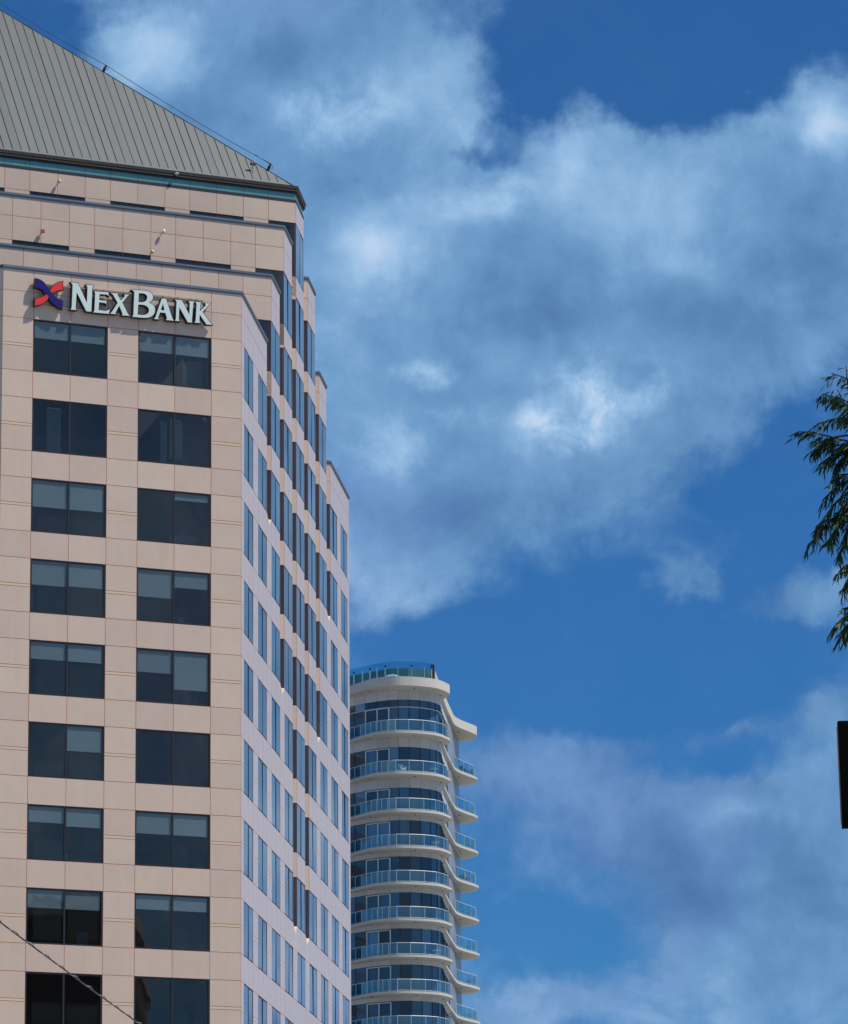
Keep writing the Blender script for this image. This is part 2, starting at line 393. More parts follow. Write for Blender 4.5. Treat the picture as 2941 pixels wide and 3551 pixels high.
def window(fc, x0, x1, z0, z1, panes=2, g='glass_front', blinds=None, fw=0.07, boards=None, depth=0.03, flush=False):
    """frame as a part of the tower, panes, mullion and blinds under it"""
    w, h = x1 - x0, z1 - z0
    key = ('win', round(w, 3), round(h, 3), round(fw, 3)); gy = .004 if flush else .03
    if key not in UNIT:
        mb = MB(); d0, d1 = 0.0, 0.16
        mb.box(0, w, d0, d1, 0, fw); mb.box(0, w, d0, d1, h - fw, h)
        mb.box(0, fw, d0 + .002, d1, fw, h - fw); mb.box(w - fw, w, d0 + .002, d1, fw, h - fw)
        UNIT[key] = mb.mesh('window_frame', 'frame_black')
    px, py = fc.xy(x0, depth)
    o = new('window', UNIT[key], root, (px, py, z0), fc.ang)
    edges = [fw + (w - 2 * fw) * i / panes for i in range(panes + 1)]
    for i in range(panes):
        piece('pane', g, o, edges[i] + 0.004, edges[i + 1] - 0.004, gy, gy + .025, fw + .003, h - fw - .003).rotation_euler = (rng_w.uniform(-.005, .005), 0, rng_w.uniform(-.005, .005))
        if blinds and blinds[i] > 0:
            piece('blind', 'blind', o, edges[i] + 0.03, edges[i + 1] - 0.034, 0.075, 0.085, fw + (h - 2 * fw) * (1 - blinds[i]), h - fw)
    for i in range(1, panes):
        piece('mullion', 'frame_black', o, edges[i] - .045, edges[i] + .045, -.012 if flush else -.006, 0.15, fw, h - fw)
    if boards:
        for (a, b, zz0, zz1) in boards:
            piece('partition', 'board', o, a * w, b * w, 0.9, 0.96, zz0 * h, zz1 * h)
    return o

# front bay
F0 = Facade((0, 0), 0.0)
XF = [-12.24, -10.69, -8.807, -6.925, -5.355, -3.468, -1.575, 0.0]
BL = [(.33, .33, .37, .37), (0, 0, 0, 0), (.52, .52, 0.0, .14), (.47, .45, .53, .30), (.33, .33, .43, .73), (0, .48, 0, 0), (.30, .35, .40, .40), (.34, .34, .27, .27), (0, 0, 0, 0), (0, .3, 0, 0)]
BD = {(0, 1): [(.76, .98, .05, .62)], (1, 0): [(.28, .47, .05, .95)], (1, 1): [(.40, .49, .05, .9), (.53, .70, .2, .95)], (2, 1): [(.55, .9, .02, .25)], (3, 0): [(.03, .13, .02, .5), (.44, .54, .02, .34)], (3, 1): [(.66, .74, .03, .2)], (6, 0): [(.55, .62, .05, .2)], (7, 0): [(.75, .9, .02, .3)]}
for a, b in zip(XF[:-1], XF[1:]):
    F0.cell(a, b, MIDJ[0], TOP[0] - 0.13, pri=3); F0.cell(a, b, HEAD[0], MIDJ[0], pri=3)
for r in range(RMAX + 1):
    for i, (a, b) in enumerate(zip(XF[:-1], XF[1:])):
        if r < RMAX: F0.cell(a, b, HEAD[r + 1], SILL[r], pri=3)
        if i in (0, 3, 6):
            zm = HEAD[r] - 1.25
            F0.cell(a, b, zm, HEAD[r], pri=3); F0.cell(a, b, zm - 0.135, zm, 'granite_strip', pri=3); F0.cell(a, b, SILL[r], zm - 0.135, pri=3)
    for wi, (a, b) in enumerate(((XF[1], XF[3]), (XF[4], XF[6]))):
        window(F0, a + .004, b - .004, SILL[r] + .004, HEAD[r] - .004, 2, 'glass_front', BL[r][wi * 2:wi * 2 + 2], boards=BD.get((r, wi)))
F0.finish(); ALLP.append(F0)

# upper tiers, front planes (set back)
T_EDGE = {1: [5.29, 3.76, 2.41, .86, -.69, -2.08, -3.63, -5.18, -6.56, -8.11, -9.66, -11.05, -12.6, -14.15, -15.5, -17.53],
          2: [7.735, 6.15, 4.76, 3.21, 1.66, .28, -1.27, -2.82, -4.21, -5.76, -7.30, -8.68, -10.23, -11.78, -13.17, -14.72, -16.2, -18.3, -19.975],
          3: [10.18, 8.61, 7.17, 5.61, 4.07, 2.65, 1.11, -.44, -1.86, -3.40, -4.95, -6.34, -7.89, -9.44, -10.86, -12.41, -13.96, -15.4, -17., -18.6, -20.8, -22.42]}
for k in (1, 2, 3):
    fc = Facade((0, OFF[k]), 0.0); ed = T_EDGE[k][:]; ed[0] = TIER_U[k] * C60; ed[-1] = -FW - TIER_U[k] * C60; r = -k
    for b, a in zip(ed[:-1], ed[1:]):
        vis = 2 if b > -9.6 else 0
        if MIDJ[k]:
            fc.cell(a, b, MIDJ[k], TOP[k] - 0.13, pri=vis); fc.cell(a, b, HEAD[r], MIDJ[k], pri=vis)
        else: fc.cell(a, b, HEAD[r], TOP[k], pri=vis)
    # window zone of the tier: corner half window, pier, then pairs
    zlo = SILL[r]
    i = 1
    window(fc, ed[1] + .004, ed[0] - .002, zlo + .004, HEAD[r] - .004, 1, 'glass_front', fw=.03, depth=.004, flush=True)
    while i < len(ed) - 1:
        fc.cell(ed[i + 1], ed[i], HEAD[r] - 1.25, HEAD[r], pri=2 if ed[i] > -9 else 0); fc.cell(ed[i + 1], ed[i], zlo, HEAD[r] - 1.25, pri=0)
        if i + 3 < len(ed):
            window(fc, ed[i + 3] + .004, ed[i + 1] - .004, zlo + .004, HEAD[r] - .004, 2, 'glass_front', (.0, .0))
        i += 3
    fc.cell(ed[-1], ed[0], zlo - 1.3, zlo, pri=0)
    fc.finish(); ALLP.append(fc)

# chamfer (right-hand face) : windows in nine columns, split by V notches above
NOTCH_BOTTOM_ROW = [1, 3, 6, 6, 3, 1]            # last row of each notch
SEG_TIER = [0, 1, 2, 3, 2, 1, 0]
def chamfer(org, ang, cols, flip=False, pri=1, rows=RMAX):
    fc = Facade(org, ang)
    X = (lambda u: -u) if flip else (lambda u: u)
    def cell(a, b, z0, z1, **k): fc.cell(min(X(a), X(b)), max(X(a), X(b)), z0, z1, **k)
    def notch_open(i, r): return r <= NOTCH_BOTTOM_ROW[i]
    segof = lambda c: 0 if c <= 1 else (6 if c >= 7 else c - 1)
    for c in cols:
        sg = segof(c); t = SEG_TIER[sg]; rt = -t
        a, b = UW + c * MW, UW + c * MW + WW; mid = (a + b) / 2
        # parapet panels over this column
        cuts = [a, mid, b]
        left = 0.0 if c == 0 else (SEG[sg][0] if a - SEG[sg][0] < 0.3 else a - (MW - WW))
        right = SEG[sg][1] if SEG[sg][1] - b < 1.2 else b
        xs = [left, a, mid, b] + ([right] if right > b + .01 else [])
        for x0, x1 in zip(xs[:-1], xs[1:]):
            if x1 - x0 < 0.02: continue
            if MIDJ[t]:
                cell(x0, x1, MIDJ[t], TOP[t] - .13, pri=pri); cell(x0, x1, HEAD[rt], MIDJ[t], pri=pri)
            else: cell(x0, x1, HEAD[rt], TOP[t], pri=pri)
        for r in range(rt, rows + 1):
            wl, wr = X(a), X(b)
            window(fc, min(wl, wr) + .003, max(wl, wr) - .003, SILL[r] + .003, HEAD[r] - .003, 2, 'glass_chamfer',
                   (.0, .0), fw=.06, depth=0.004, flush=True)
            z_lo = HEAD[r + 1] if r < rows else SILL[r] - 1.3
            # the piece left of the window (pier, or narrow jamb next to an open notch)
            ni = None if c in (0, 1, 8) else (c - 2)     # notch index to the left of this column
            if c == 0: lo = 0.0
            elif ni is None: lo = a - (MW - WW)
            elif notch_open(ni, r): lo = SEG[sg][0]
            else: lo = a - (MW - WW)
            zm = HEAD[r] - 1.25
            if a - lo > 0.3:
                cell(lo, a, zm, HEAD[r], pri=pri); cell(lo, a, zm - .135, zm, m='granite_strip', pri=pri); cell(lo, a, SILL[r], zm - .135, pri=pri)
            else: cell(lo, a, SILL[r], HEAD[r], pri=0)
            # spandrel below
            lo2 = lo
            if ni is not None:
                if notch_open(ni, r) and not (r == NOTCH_BOTTOM_ROW[ni]): lo2 = SEG[sg][0]
                elif r == NOTCH_BOTTOM_ROW[ni]:
                    lo2 = SEG[sg][0]
                    fc.cell(min(X(SEG[ni][1]), X(lo2)), max(X(SEG[ni][1]), X(lo2)), z_lo, SILL[r], pri=pri, poly=0.45)
            if a - lo2 > 0.02: cell(lo2, a, z_lo, SILL[r], pri=pri if a - lo2 > .3 else 0)
            cell(a, mid, z_lo, SILL[r], pri=pri); cell(mid, b, z_lo, SILL[r], pri=pri)
            # narrow jamb right of the window when the notch on its right is open, or the end pier
            if c == 8:
                cell(b, UT, zm, HEAD[r], pri=pri); cell(b, UT, zm - .135, zm, m='granite_strip', pri=pri); cell(b, UT, SILL[r], zm - .135, pri=pri); cell(b, UT, z_lo, SILL[r], pri=pri)
            else:
                nr = c - 1 if 1 <= c <= 6 else None
                if nr is not None and notch_open(nr, r): cell(b, b + .05, z_lo if not r == NOTCH_BOTTOM_ROW[nr] else z_lo, HEAD[r], pri=0)
    fc.finish(); ALLP.append(fc)
    return fc
PR = chamfer((0, 0), radians(60), range(9), pri=1)
PL = chamfer((-FW, 0), radians(-60), range(2), flip=True, pri=0, rows=RMAX)

# V notches: the visible side runs parallel to the front; its sill drops to a small lit tip
VN = SEG[1][0] - SEG[0][1]
tip = MB()
for i, rb in enumerate(NOTCH_BOTTOM_ROW):
    uL, uR = SEG[i][1], SEG[i + 1][0]
    Rp = (uR * C60, uR * S60); Lp = (uL * C60, uL * S60)
    fc = Facade(Rp, 0.0)
    t = SEG_TIER[i + 1]; tl = SEG_TIER[i]; rt = -min(t, tl) if t > tl else -t
    Vp = (Rp[0] - VN, Rp[1])
    r = -t
    first = r
    if t > tl: r = -tl          # above that the set-back tier front already stands here
    if t <= tl:                 # a lower tier to the right: its own parapet return
        zt = TOP[t] - .13
        fc.cell(-VN, 0, MIDJ[t], zt, pri=1); fc.cell(-VN, 0, HEAD[r], MIDJ[t], pri=1)
    while r <= rb:
        window(fc, -VN + .003, -.002, SILL[r] + .003, HEAD[r] - .003, 1, 'glass_front', fw=.02, depth=0.004, flush=True)
        if r < rb: fc.cell(-VN, 0, HEAD[r + 1], SILL[r], pri=1)
        r += 1
    if t > tl: fc.cell(-VN, 0, HEAD[-tl], SILL[-tl - 1], pri=1)
    fc.finish(); ALLP.append(fc)
    # hidden cheek from L to V, faced in granite
    zt = min(TOP[t], TOP[tl]) - .13; zb = SILL[rb]
    nx, ny = (Vp[0] - Lp[0], Vp[1] - Lp[1])
    ang = atan2(ny, nx); ln = math.hypot(nx, ny)
    o = build('cheek_wall', MB().box(0, ln, .001, .25, zb, zt), 'granite', root, (Lp[0], Lp[1], 0), ang)
    # sloped sill
    A = ((Lp[0] + Rp[0]) / 2, (Lp[1] + Rp[1]) / 2)
    zs = zb + .01
    b = MB()
    b.face([(Vp[0], Vp[1], zs), (A[0], A[1], zs - .45), (Rp[0], Rp[1], zs)]); b.face([(Lp[0], Lp[1], zs), (A[0], A[1], zs - .45), (Vp[0], Vp[1], zs)])
    b.face([(Vp[0], Vp[1], zs - .9), (Rp[0], Rp[1], zs - .9), (A[0], A[1], zs - .9)]); b.face([(Vp[0], Vp[1], zs - .9), (A[0], A[1], zs - .9), (Lp[0], Lp[1], zs - .9)])
    build('sloped_sill', b, 'granite_strip', root)

# panels: up to 300 as parts of their own, the others joined per wall
flat = []
for fc in ALLP:
    for c in fc.cells: flat.append((c[5], (c[1] - c[0]) * (c[3] - c[2]), fc, c))
flat.sort(key=lambda q: (-q[0], q[3][0] if q[0] == 1 else 0, -q[1]))
rest = {}
for n_, (pri, ar, fc, c) in enumerate(flat):
    x0, x1, z0, z1, m_, p_, poly = c
    g2 = GAP if x1 - x0 > .3 else .004
    if poly:                      # panel under a notch, its top cut to the tip of the sill
        mb = MB(); xm = (x0 + x1) / 2
        prof = [(x0, z0), (x1, z0), (x1, z1), (xm, z1 - poly), (x0, z1)]
        b = len(mb.v)
        mb.v += [(p[0], 0, p[1]) for p in prof] + [(p[0], .34, p[1]) for p in prof]
        mb.f += [(0, 1, 2, 3), (0, 3, 4), (6, 5, 8, 7), (5, 9, 8), (2, 7, 8, 3), (3, 8, 9, 4), (0, 4, 9, 5), (1, 6, 7, 2), (0, 5, 6, 1)]; mb.mi += [0] * 9
        build('panel', mb, m_, fc.wall); continue
    if n_ < 292 and pri > 0:
        piece('panel', m_, fc.wall, x0 + g2, x1 - g2, 0, .007, z0 + g2, z1 - g2)
    else:
        rest.setdefault((fc, m_), MB()).box(x0 + g2, x1 - g2, 0, .007, z0 + g2, z1 - g2)
for (fc, m_), mb in rest.items():
    o = build('panel_field', mb, m_, fc.wall); o['kind'] = 'stuff'

# plan polygons of the tower (hexagon with alternate sides), for cores, decks and plain rear walls
OC = Vector((-FW / 2, 28.96)); AF, AP = 28.96, 19.78
def hexa(iF, iP):
    ns = []
    for k in range(6):
        a = radians(-90 + 60 * k); d = (AF - iF) if k % 2 == 0 else (AP - iP); ns.append((cos(a), sin(a), d))
    pts = []
    for k in range(6):
        (a1, b1, c1), (a2, b2, c2) = ns[k - 1], ns[k]
        det = a1 * b2 - a2 * b1
        pts.append((OC.x + (c1 * b2 - c2 * b1) / det, OC.y + (a1 * c2 - a2 * c1) / det))
    return pts
for k in range(4):
    build('core', MB().prism(hexa(OFF[k] + 3.2, 3.2), 0.0 if k == 0 else TOP[k - 1] - .7, TOP[k] - .7), 'interior', root)
    build('roof_deck', MB().prism(hexa(OFF[k] + .36, 1.75), TOP[k] - .62, TOP[k] - .45), 'interior', root)
build('base_wall', MB().prism(hexa(0, 0), 0, SILL[RMAX] - 1.3), 'granite', root)
# plain walls on the faces turned away
for q, ang0 in ((1, 120), (2, 240)):
    for k in range(4):
        c, s = cos(radians(ang0)), sin(radians(ang0))
        def R(x, y): dx, dy = x - OC.x, y - OC.y; return (OC.x + c * dx - s * dy, OC.y + s * dx + c * dy)
        ex = TIER_U[k] * C60
        p = R(-FW - ex, OFF[k])
        build('rear_wall', MB().box(0, FW + 2 * ex, 0, .3, SILL[RMAX] - 1.3 if k == 0 else TOP[k - 1] - .7, TOP[k] - (.13 if k < 3 else 0)), 'granite', root, (p[0], p[1], 0), radians(ang0))
def plain_chamfer(org, ang, sgn, segs):
    mb = MB()
    for i in segs:
        a, b = SEG[i][0], (SEG[i + 1][0] if i < 6 else SEG[i][1])
        x0, x1 = min(sgn * a, sgn * b), max(sgn * a, sgn * b)
        mb.box(x0 + .002, x1 - .002, .001, .3, SILL[RMAX] - 1.3, TOP[SEG_TIER[i]] - .13)
    build('rear_wall', mb, 'granite', root, (org[0], org[1], 0), ang)
plain_chamfer((-FW, 0), radians(-60), -1, range(1, 7))
p3 = Vector((0, 0)) - OC; a3 = radians(120); p3 = Vector((OC.x + cos(a3) * p3.x - sin(a3) * p3.y, OC.y + sin(a3) * p3.x + cos(a3) * p3.y))
plain_chamfer(p3, radians(180), 1, range(7))

# copings along the parapets
def coping(fc_org, ang, x0, x1, zt, parent=root):
    mb = MB(); mb.box(x0, x1, -.07, .42, zt - .12, zt); mb.box(x0 + .001, x1 - .001, -.05, .40, zt - .17, zt - .12)
    return build('coping', mb, 'coping_metal', root, (fc_org[0], fc_org[1], 0), ang)
for k in range(3):
    coping((0, OFF[k]), 0.0, -FW - TIER_U[k] * C60 - .03, TIER_U[k] * C60 + .03, TOP[k])
for i, (a, b) in enumerate(SEG):
    if SEG_TIER[i] < 3:
        coping((0, 0), radians(60), a + .0, b, TOP[SEG_TIER[i]] - .002)
coping((-FW, 0), radians(-60), -SEG[0][1], 0, TOP[0] - .002)
for i in range(3, 6):
    uR = SEG[i + 1][0]; coping((uR * C60, uR * S60), 0.0, -VN, .04, TOP[SEG_TIER[i + 1]] + .003)

# crown: sill band, glass band, fascia, gutter round the top tier
ZR = TOP[3]
def ring(name, off0, off1, z0, z1, material):
    a, b = hexa(OFF[3] - off1, -off1), hexa(OFF[3] - off0, -off0)      # outer, inner
    mb = MB()
    n = 6
    mb.v = [(p[0], p[1], z0) for p in a] + [(p[0], p[1], z1) for p in a] + [(p[0], p[1], z0) for p in b] + [(p[0], p[1], z1) for p in b]
    for i in range(n):
        j = (i + 1) % n
        mb.f += [(i, j, n + j, n + i), (2 * n + j, 2 * n + i, 3 * n + i, 3 * n + j), (n + i, n + j, 3 * n + j, 3 * n + i), (j, i, 2 * n + i, 2 * n + j)]
    mb.mi = [0] * len(mb.f)
    return build(name, mb, material, root)
ring('sill_band', -.3, .02, ZR + .002, ZR + .14, 'fascia_black')
band = ring('band_core', -.5, -.30, ZR + .14, ZR + .48, 'interior')
ring('soffit_shadow_band', -.6, .03, ZR + .50, ZR + .60, 'fascia_black')  # black soffit ring, the shadow under the fascia put into its colour
fas = ring('fascia', -.6, .10, ZR + .60, ZR + .75, 'fascia_brown')
ring('trim', -.5, .125, ZR + .75, ZR + .775, 'gold_trim')
ring('gutter', -.6, .14, ZR + .775, ZR + .90, 'fascia_black')
for b, a in zip(T_EDGE[3][:-1], T_EDGE[3][1:]):
    piece('band_pane', 'glass_band', root, a + .008, b - .008, OFF[3] + .03, OFF[3] + .06, ZR + .14, ZR + .50)
for x0, x1 in ((0.01, 1.60), (1.63, 3.19)):
    fcx = Facade((TIER_U[3] * C60, TIER_U[3] * S60), radians(60))
    piece('band_pane', 'glass_band', root, x0, x1, .03, .06, ZR + .14, ZR + .50, rz=radians(60), org=fcx.org)

# pyramid roof: three slopes of standing-seam metal with a flat strip down each hip
AL = radians(53.0); ZE = ZR + .90
sl = math.tan(AL); LF = (FW + 2 * TIER_U[3] * C60); SW = SEG[3][1] - SEG[3][0]
hx = hexa(OFF[3] + .06, .06)
ain = LF / 2 * math.tan(radians(30))
roof = MB()
apex = []
for k in range(3):
    a = Vector(hx[(2 * k) % 6] + (ZE,)); b = Vector(hx[(2 * k + 1) % 6] + (ZE,))
    L = (b - a).length; mid = (a + b) / 2; inn = Vector((-(b - a).y, (b - a).x, 0)).normalized()
    ap = mid + inn * (L / 2 * math.tan(radians(30))) + Vector((0, 0, L / 2 * math.tan(radians(30)) * sl)); apex.append(ap)
    roof.face([a, b, ap])
for k in range(3):
    b = Vector(hx[(2 * k + 1) % 6] + (ZE,)); c = Vector(hx[(2 * k + 2) % 6] + (ZE,))
    roof.face([b, c, apex[(k + 1) % 3], apex[k]])
roof.face([apex[0], apex[1], apex[2]])
roofo = build('roof', roof, 'zinc', root)
eave = build('roof_eave', MB().prism(hexa(OFF[3] + .02, .02), ZE - .02, ZE + .012), 'zinc', root)
rng_r = random.Random(11)
y_e = OFF[3] + .06; xr = hx[1][0]; xl = hx[0][0]
def roof_pt(s, i, lift=0.0): return Vector((s, y_e + i - lift * sin(AL), ZE + i * sl + lift * cos(AL)))
sx = -5.85 + 0.4875 * 32
dm_ = lambda x: min((xr - x), (x - xl)) * math.tan(radians(30)) - 0.03
x_ = sx
while x_ > xl:                      # one sheet of metal between each pair of seams
    a_, b_ = max(x_ - 0.4875, xl + .02), min(x_, xr - .02)
    da, db = dm_(a_), dm_(b_)
    if max(da, db) > .1 and b_ > a_:
        lf = rng_r.uniform(.004, .012); l2_ = lf + rng_r.uniform(-.003, .006)
        pts_ = [roof_pt(a_ + .004, .05, lf), roof_pt(b_ - .004, .05, l2_)] + ([roof_pt(b_ - .004, db, l2_)] if db > .05 else []) + ([roof_pt((xl + xr) / 2, dm_((xl + xr) / 2), lf)] if a_ < (xl + xr) / 2 < b_ else []) + ([roof_pt(a_ + .004, da, lf)] if da > .05 else [])
        if len(pts_) > 2: build('roof_sheet', MB().face(pts_), 'zinc', roofo)
    x_ -= 0.4875
while sx > xl + .4:
    dmax = min((xr - sx), (sx - xl)) * math.tan(radians(30)) - 0.06
    if dmax > .25:
        i0 = .17
        p, q = roof_pt(sx, i0), roof_pt(sx, dmax)
        mb = MB(); w = .013; hgt = .04
        nn = Vector((0, -sin(AL), cos(AL)))
        vs = []
        for P in (p, q):
            for dx in (-w, w):
                for h in (0, hgt): vs.append(P + Vector((dx, 0, 0)) + nn * h)
        mb.v = [tuple(v) for v in vs]
        mb.f = [(0, 1, 3, 2), (4, 6, 7, 5), (0, 4, 5, 1), (2, 3, 7, 6), (1, 5, 7, 3)]; mb.mi = [0] * 5
        build('seam', mb, 'zinc_seam', roofo, recalc=True)
    sx -= 0.4875
def on_roof(px_, py_):              # pixel -> point on the front slope, in the tower's own frame
    d = ray(px_, py_); l_ = Vector((d.dot(dF), -d.dot(nF), d.z)); c0 = Vector((-CC.dot(dF), CC.dot(nF), EYE))
    nn = Vector((0, -sin(AL), cos(AL))); k = (Vector((0, y_e, ZE)) - c0).dot(nn) / l_.dot(nn)
    return c0 + l_ * k
# flashing along the visible hip
def hip_pt(t, lift=0.0):            # t metres inward along the right hip of the front slope
    s = xr - t / math.tan(radians(30)); return roof_pt(s, t, lift)
mb = MB()
for k in range(2):
    pts = [hip_pt(0.02, .02), hip_pt(ain - .1, .02)]
mb.tube([hip_pt(0.02, .02), hip_pt(ain * .995, .02)], .022, 5)
build('hip_flashing', mb, 'zinc', roofo, recalc=True)

# ------------------------------------------------------------------ things fixed to the tower
ROT = atan2(dF.y, dF.x)
def wpos(s, y, z): v = CC + dF * s - nF * y; return Vector((v.x, v.y, z))
def lw(v): return wpos(v[0], v[1], v[2])
# safety line along the hip with its anchors
A0 = hip_pt(.75); A1_ = hip_pt(5.3); A2_ = hip_pt(ain * .985)
up = Vector((0, 0, 1)); side = Vector((sin(radians(30)), -cos(radians(30)) * .3, 0))
tops = []
for nm, P, lab in (('a', A0, 'small black anchor bracket at the low end of the roof hip line'), ('b', A1_, 'black anchor bracket halfway up the hip of the metal roof'), ('c', A2_, 'black anchor block at the peak of the metal roof')):
    h = .36
    top = P + Vector((.16, -.1, h)); tops.append(top)
    mb = MB().tube([Vector((0, 0, -.06)), Vector((.10, -.06, h * .62)), Vector((.16, -.1, h))], [.075, .085, .06], 6)
    rt_ = tag(build('anchor_bracket', mb, 'steel_dark', None, lw(P), ROT, recalc=True), lab, 'bracket')
    ringm = MB().tube([Vector((.20 + .08 * cos(a), -.1, h * .55 + .08 * sin(a))) for a in [i * pi / 6 for i in range(13)]], .014, 5, cap=False)
    build('ring', ringm, 'steel_dark', rt_, recalc=True)
mb = MB()
for a, b in zip(tops[:-1], tops[1:]): mb.tube([lw(a + (b - a) * (i / 8)) - Vector((0, 0, .12 * 4 * (i / 8) * (1 - i / 8))) for i in range(9)], .017, 5)
p0, d0 = lw(tops[0]), (lw(tops[1]) - lw(tops[0])).normalized()
mb.tube([p0, p0 + d0 * .5], [.05, .03], 6); mb.tube([p0 + d0 * .85, p0 + d0 * 1.0], .045, 6)
tag(build('safety_cable', mb, 'cable_steel', recalc=True), 'thin steel safety line running up the hip of the metal roof', 'cable')
# red obstruction lamps on a little mast
s_, z_ = 7.35, 0
P = on_roof(876, 602)
ro = tag(new('obstruction_light', loc=lw(P), rz=ROT), 'pair of red obstruction lamps on a thin mast at the foot of the metal roof', 'warning light')
h = .50
build('mast', MB().tube([(0, 0, -.05), (0, -.02, h)], .014, 6), 'steel_dark', ro, recalc=True)
build('brace', MB().tube([(-.05, .16, .17), (0, -.02, h)], .010, 5), 'steel_dark', ro, recalc=True)
build('bracket', MB().box(-.14, .14, -.06, .04, h - .02, h + .03), 'steel_dark', ro)
for dx in (-.08, .08):
    build('lamp', MB().lathe([(0, 0), (.06, 0), (.065, .05), (.06, .1), (.035, .14), (0, .15)], (dx, -.02, h + .03), 10), 'light_red', ro, recalc=True, smooth=True)
# small fixtures on the walls
def fixture(name, px, py, k, material, label, kind):
    s, z = on_front(px, py, OFF[k])
    o = new(name, loc=wpos(s, OFF[k] - .0, z), rz=ROT); tag(o, label, kind)
    build('arm', MB().tube([(0, .0, .0), (0, -.16, .0)], .025, 6), 'steel_dark', o, recalc=True)
    if kind == 'alarm box': build('housing', MB().box(-.085, .085, -.28, -.12, -.08, .08), material, o)
    else: build('dome', MB().lathe([(0, -.10), (.06, -.09), (.085, -.03), (.085, .03), (.06, .08), (0, .10)], (0, -.20, 0), 12), material, o, recalc=True, smooth=True)
    return o
fixture('wall_lamp', 202, 632, 3, 'lamp_cream', 'cream dome lamp on the granite row just below the teal glass band', 'wall lamp')
fixture('alarm_box', 144, 805, 2, 'box_red', 'small rust red box on the granite above a slot window', 'alarm box')
fixture('wall_lamp', 563, 805, 2, 'lamp_white', 'bright white dome lamp on a granite joint of the middle tier', 'wall lamp')
fixture('wall_lamp', 524, 876, 2, 'lamp_cream', 'cream dome lamp at the end of a slot window on the middle tier', 'wall lamp')
s, z = on_front(610, 604, OFF[3] - .12)
o = tag(new('security_camera', loc=wpos(s, OFF[3] - .10, z), rz=ROT), 'small white camera box under the brown roof fascia', 'camera')
build('housing', MB().box(-.07, .07, -.22, -.02, -.05, .05), 'lamp_white', o)
build('lens', MB().lathe([(0, -.245), (.035, -.24), (.035, -.21)], (0, 0, 0), 8, 'Y'), 'steel_dark', o, recalc=True)
build('arm', MB().box(-.03, .03, -.03, .02, -.03, .03), 'steel_dark', o)

# ------------------------------------------------------------------ raised sign on the bay
SD = 0.34          # face plane in front of the granite
signo = tag(new('wall_sign', loc=(CX, CY, 0), rz=ROT), 'raised white serif letters with a red and blue crossed emblem on the granite parapet', 'sign')
q = lambda u, v: on_front(80 + u * 700 / 1739, 930 + v * 700 / 1739, -SD)
def offset_poly(poly, d):
    n = len(poly); area = sum(poly[i][0] * poly[(i + 1) % n][1] - poly[(i + 1) % n][0] * poly[i][1] for i in range(n))
    sg = 1 if area > 0 else -1
    res = []
    for i in range(n):
        p0, p1, p2 = Vector(poly[i - 1]), Vector(poly[i]), Vector(poly[(i + 1) % n])
        e1, e2 = (p1 - p0).normalized(), (p2 - p1).normalized()
        n1, n2 = Vector((e1.y, -e1.x)) * sg, Vector((e2.y, -e2.x)) * sg
        b = (n1 + n2); k = min(1.8, 1.0 / max(.35, (1 + n1.dot(n2)) / 2) ** .5) if b.length > 1e-6 else 1
        b = b.normalized() if b.length > 1e-6 else n1
        res.append(tuple(p1 + b * d * k))
    return res
def slab_poly(outer, holes, y0, y1):           # outline in (s, z), extruded from y0 (front) to y1
    mb = MB(); loops = [outer] + holes; allv = [p for l in loops for p in l]; n = len(allv)
    mb.v = [(p[0], y0, p[1]) for p in allv] + [(p[0], y1, p[1]) for p in allv]
    tris = tessellate_polygon([[Vector((p[0], p[1], 0)) for p in l] for l in loops])
    for a, b, c in tris:
        mb.f.append((a, b, c)); mb.f.append((n + c, n + b, n + a))
    k = 0
    for l in loops:
        for i in range(len(l)):
            j = (i + 1) % len(l); mb.f.append((k + i, k + j, n + k + j, n + k + i))
        k += len(l)
    mb.mi = [0] * len(mb.f)
    return mb
def smooth_closed(pts, keep):                  # round the corners not kept, for curved outlines
    out = []
    n = len(pts)
    for i in range(n):
        if i in keep: out.append(pts[i]); continue
        a, b, c = pts[i - 1], pts[i], pts[(i + 1) % n]
        out.append(((a[0] + 3 * b[0]) / 4, (a[1] + 3 * b[1]) / 4)); out.append(((c[0] + 3 * b[0]) / 4, (c[1] + 3 * b[1]) / 4))
    return out
def letter(name, outer, holes, face_mat, label=None):
    o_ = [q(*p) for p in outer]; h_ = [[q(*p) for p in h] for h in holes]
    back = slab_poly(offset_poly(o_, .035), [offset_poly(h, -.022) for h in h_], -SD + .012, -.10)
    part = build(name, back, 'letter_side', signo, recalc=True)
    face = build('face', slab_poly(o_, h_, -SD, -SD + .03), face_mat, part, recalc=True)
    if label: part['label'] = label
    # stand-off pins back to the wall
    xs = [p[0] for p in o_]; zs = [p[1] for p in o_]
    return part
Nn = [(412, 122), (474, 130), (550, 300), (556, 168), (546, 143), (606, 148), (597, 166), (588, 374), (545, 370), (462, 205), (452, 343), (459, 360), (410, 356), (419, 340), (428, 142)]
Ee = [(612, 198), (735, 208), (738, 240), (726, 227), (660, 222), (656, 275), (706, 281), (718, 273), (716, 311), (706, 299), (655, 293), (650, 360), (712, 369), (748, 355), (738, 392), (606, 380), (615, 364), (622, 213)]
Xx = [(755, 212), (822, 218), (814, 229), (843, 277), (880, 240), (872, 226), (915, 228), (900, 241), (855, 296), (904, 396), (918, 410), (852, 405), (859, 394), (829, 322), (795, 383), (801, 396), (750, 390), (765, 378), (816, 299), (774, 226)]
Bb = [(940, 187), (1050, 192), (1098, 205), (1121, 235), (1118, 270), (1085, 295), (1125, 316), (1140, 356), (1128, 400), (1090, 424), (1050, 428), (942, 418), (951, 400), (959, 205)]
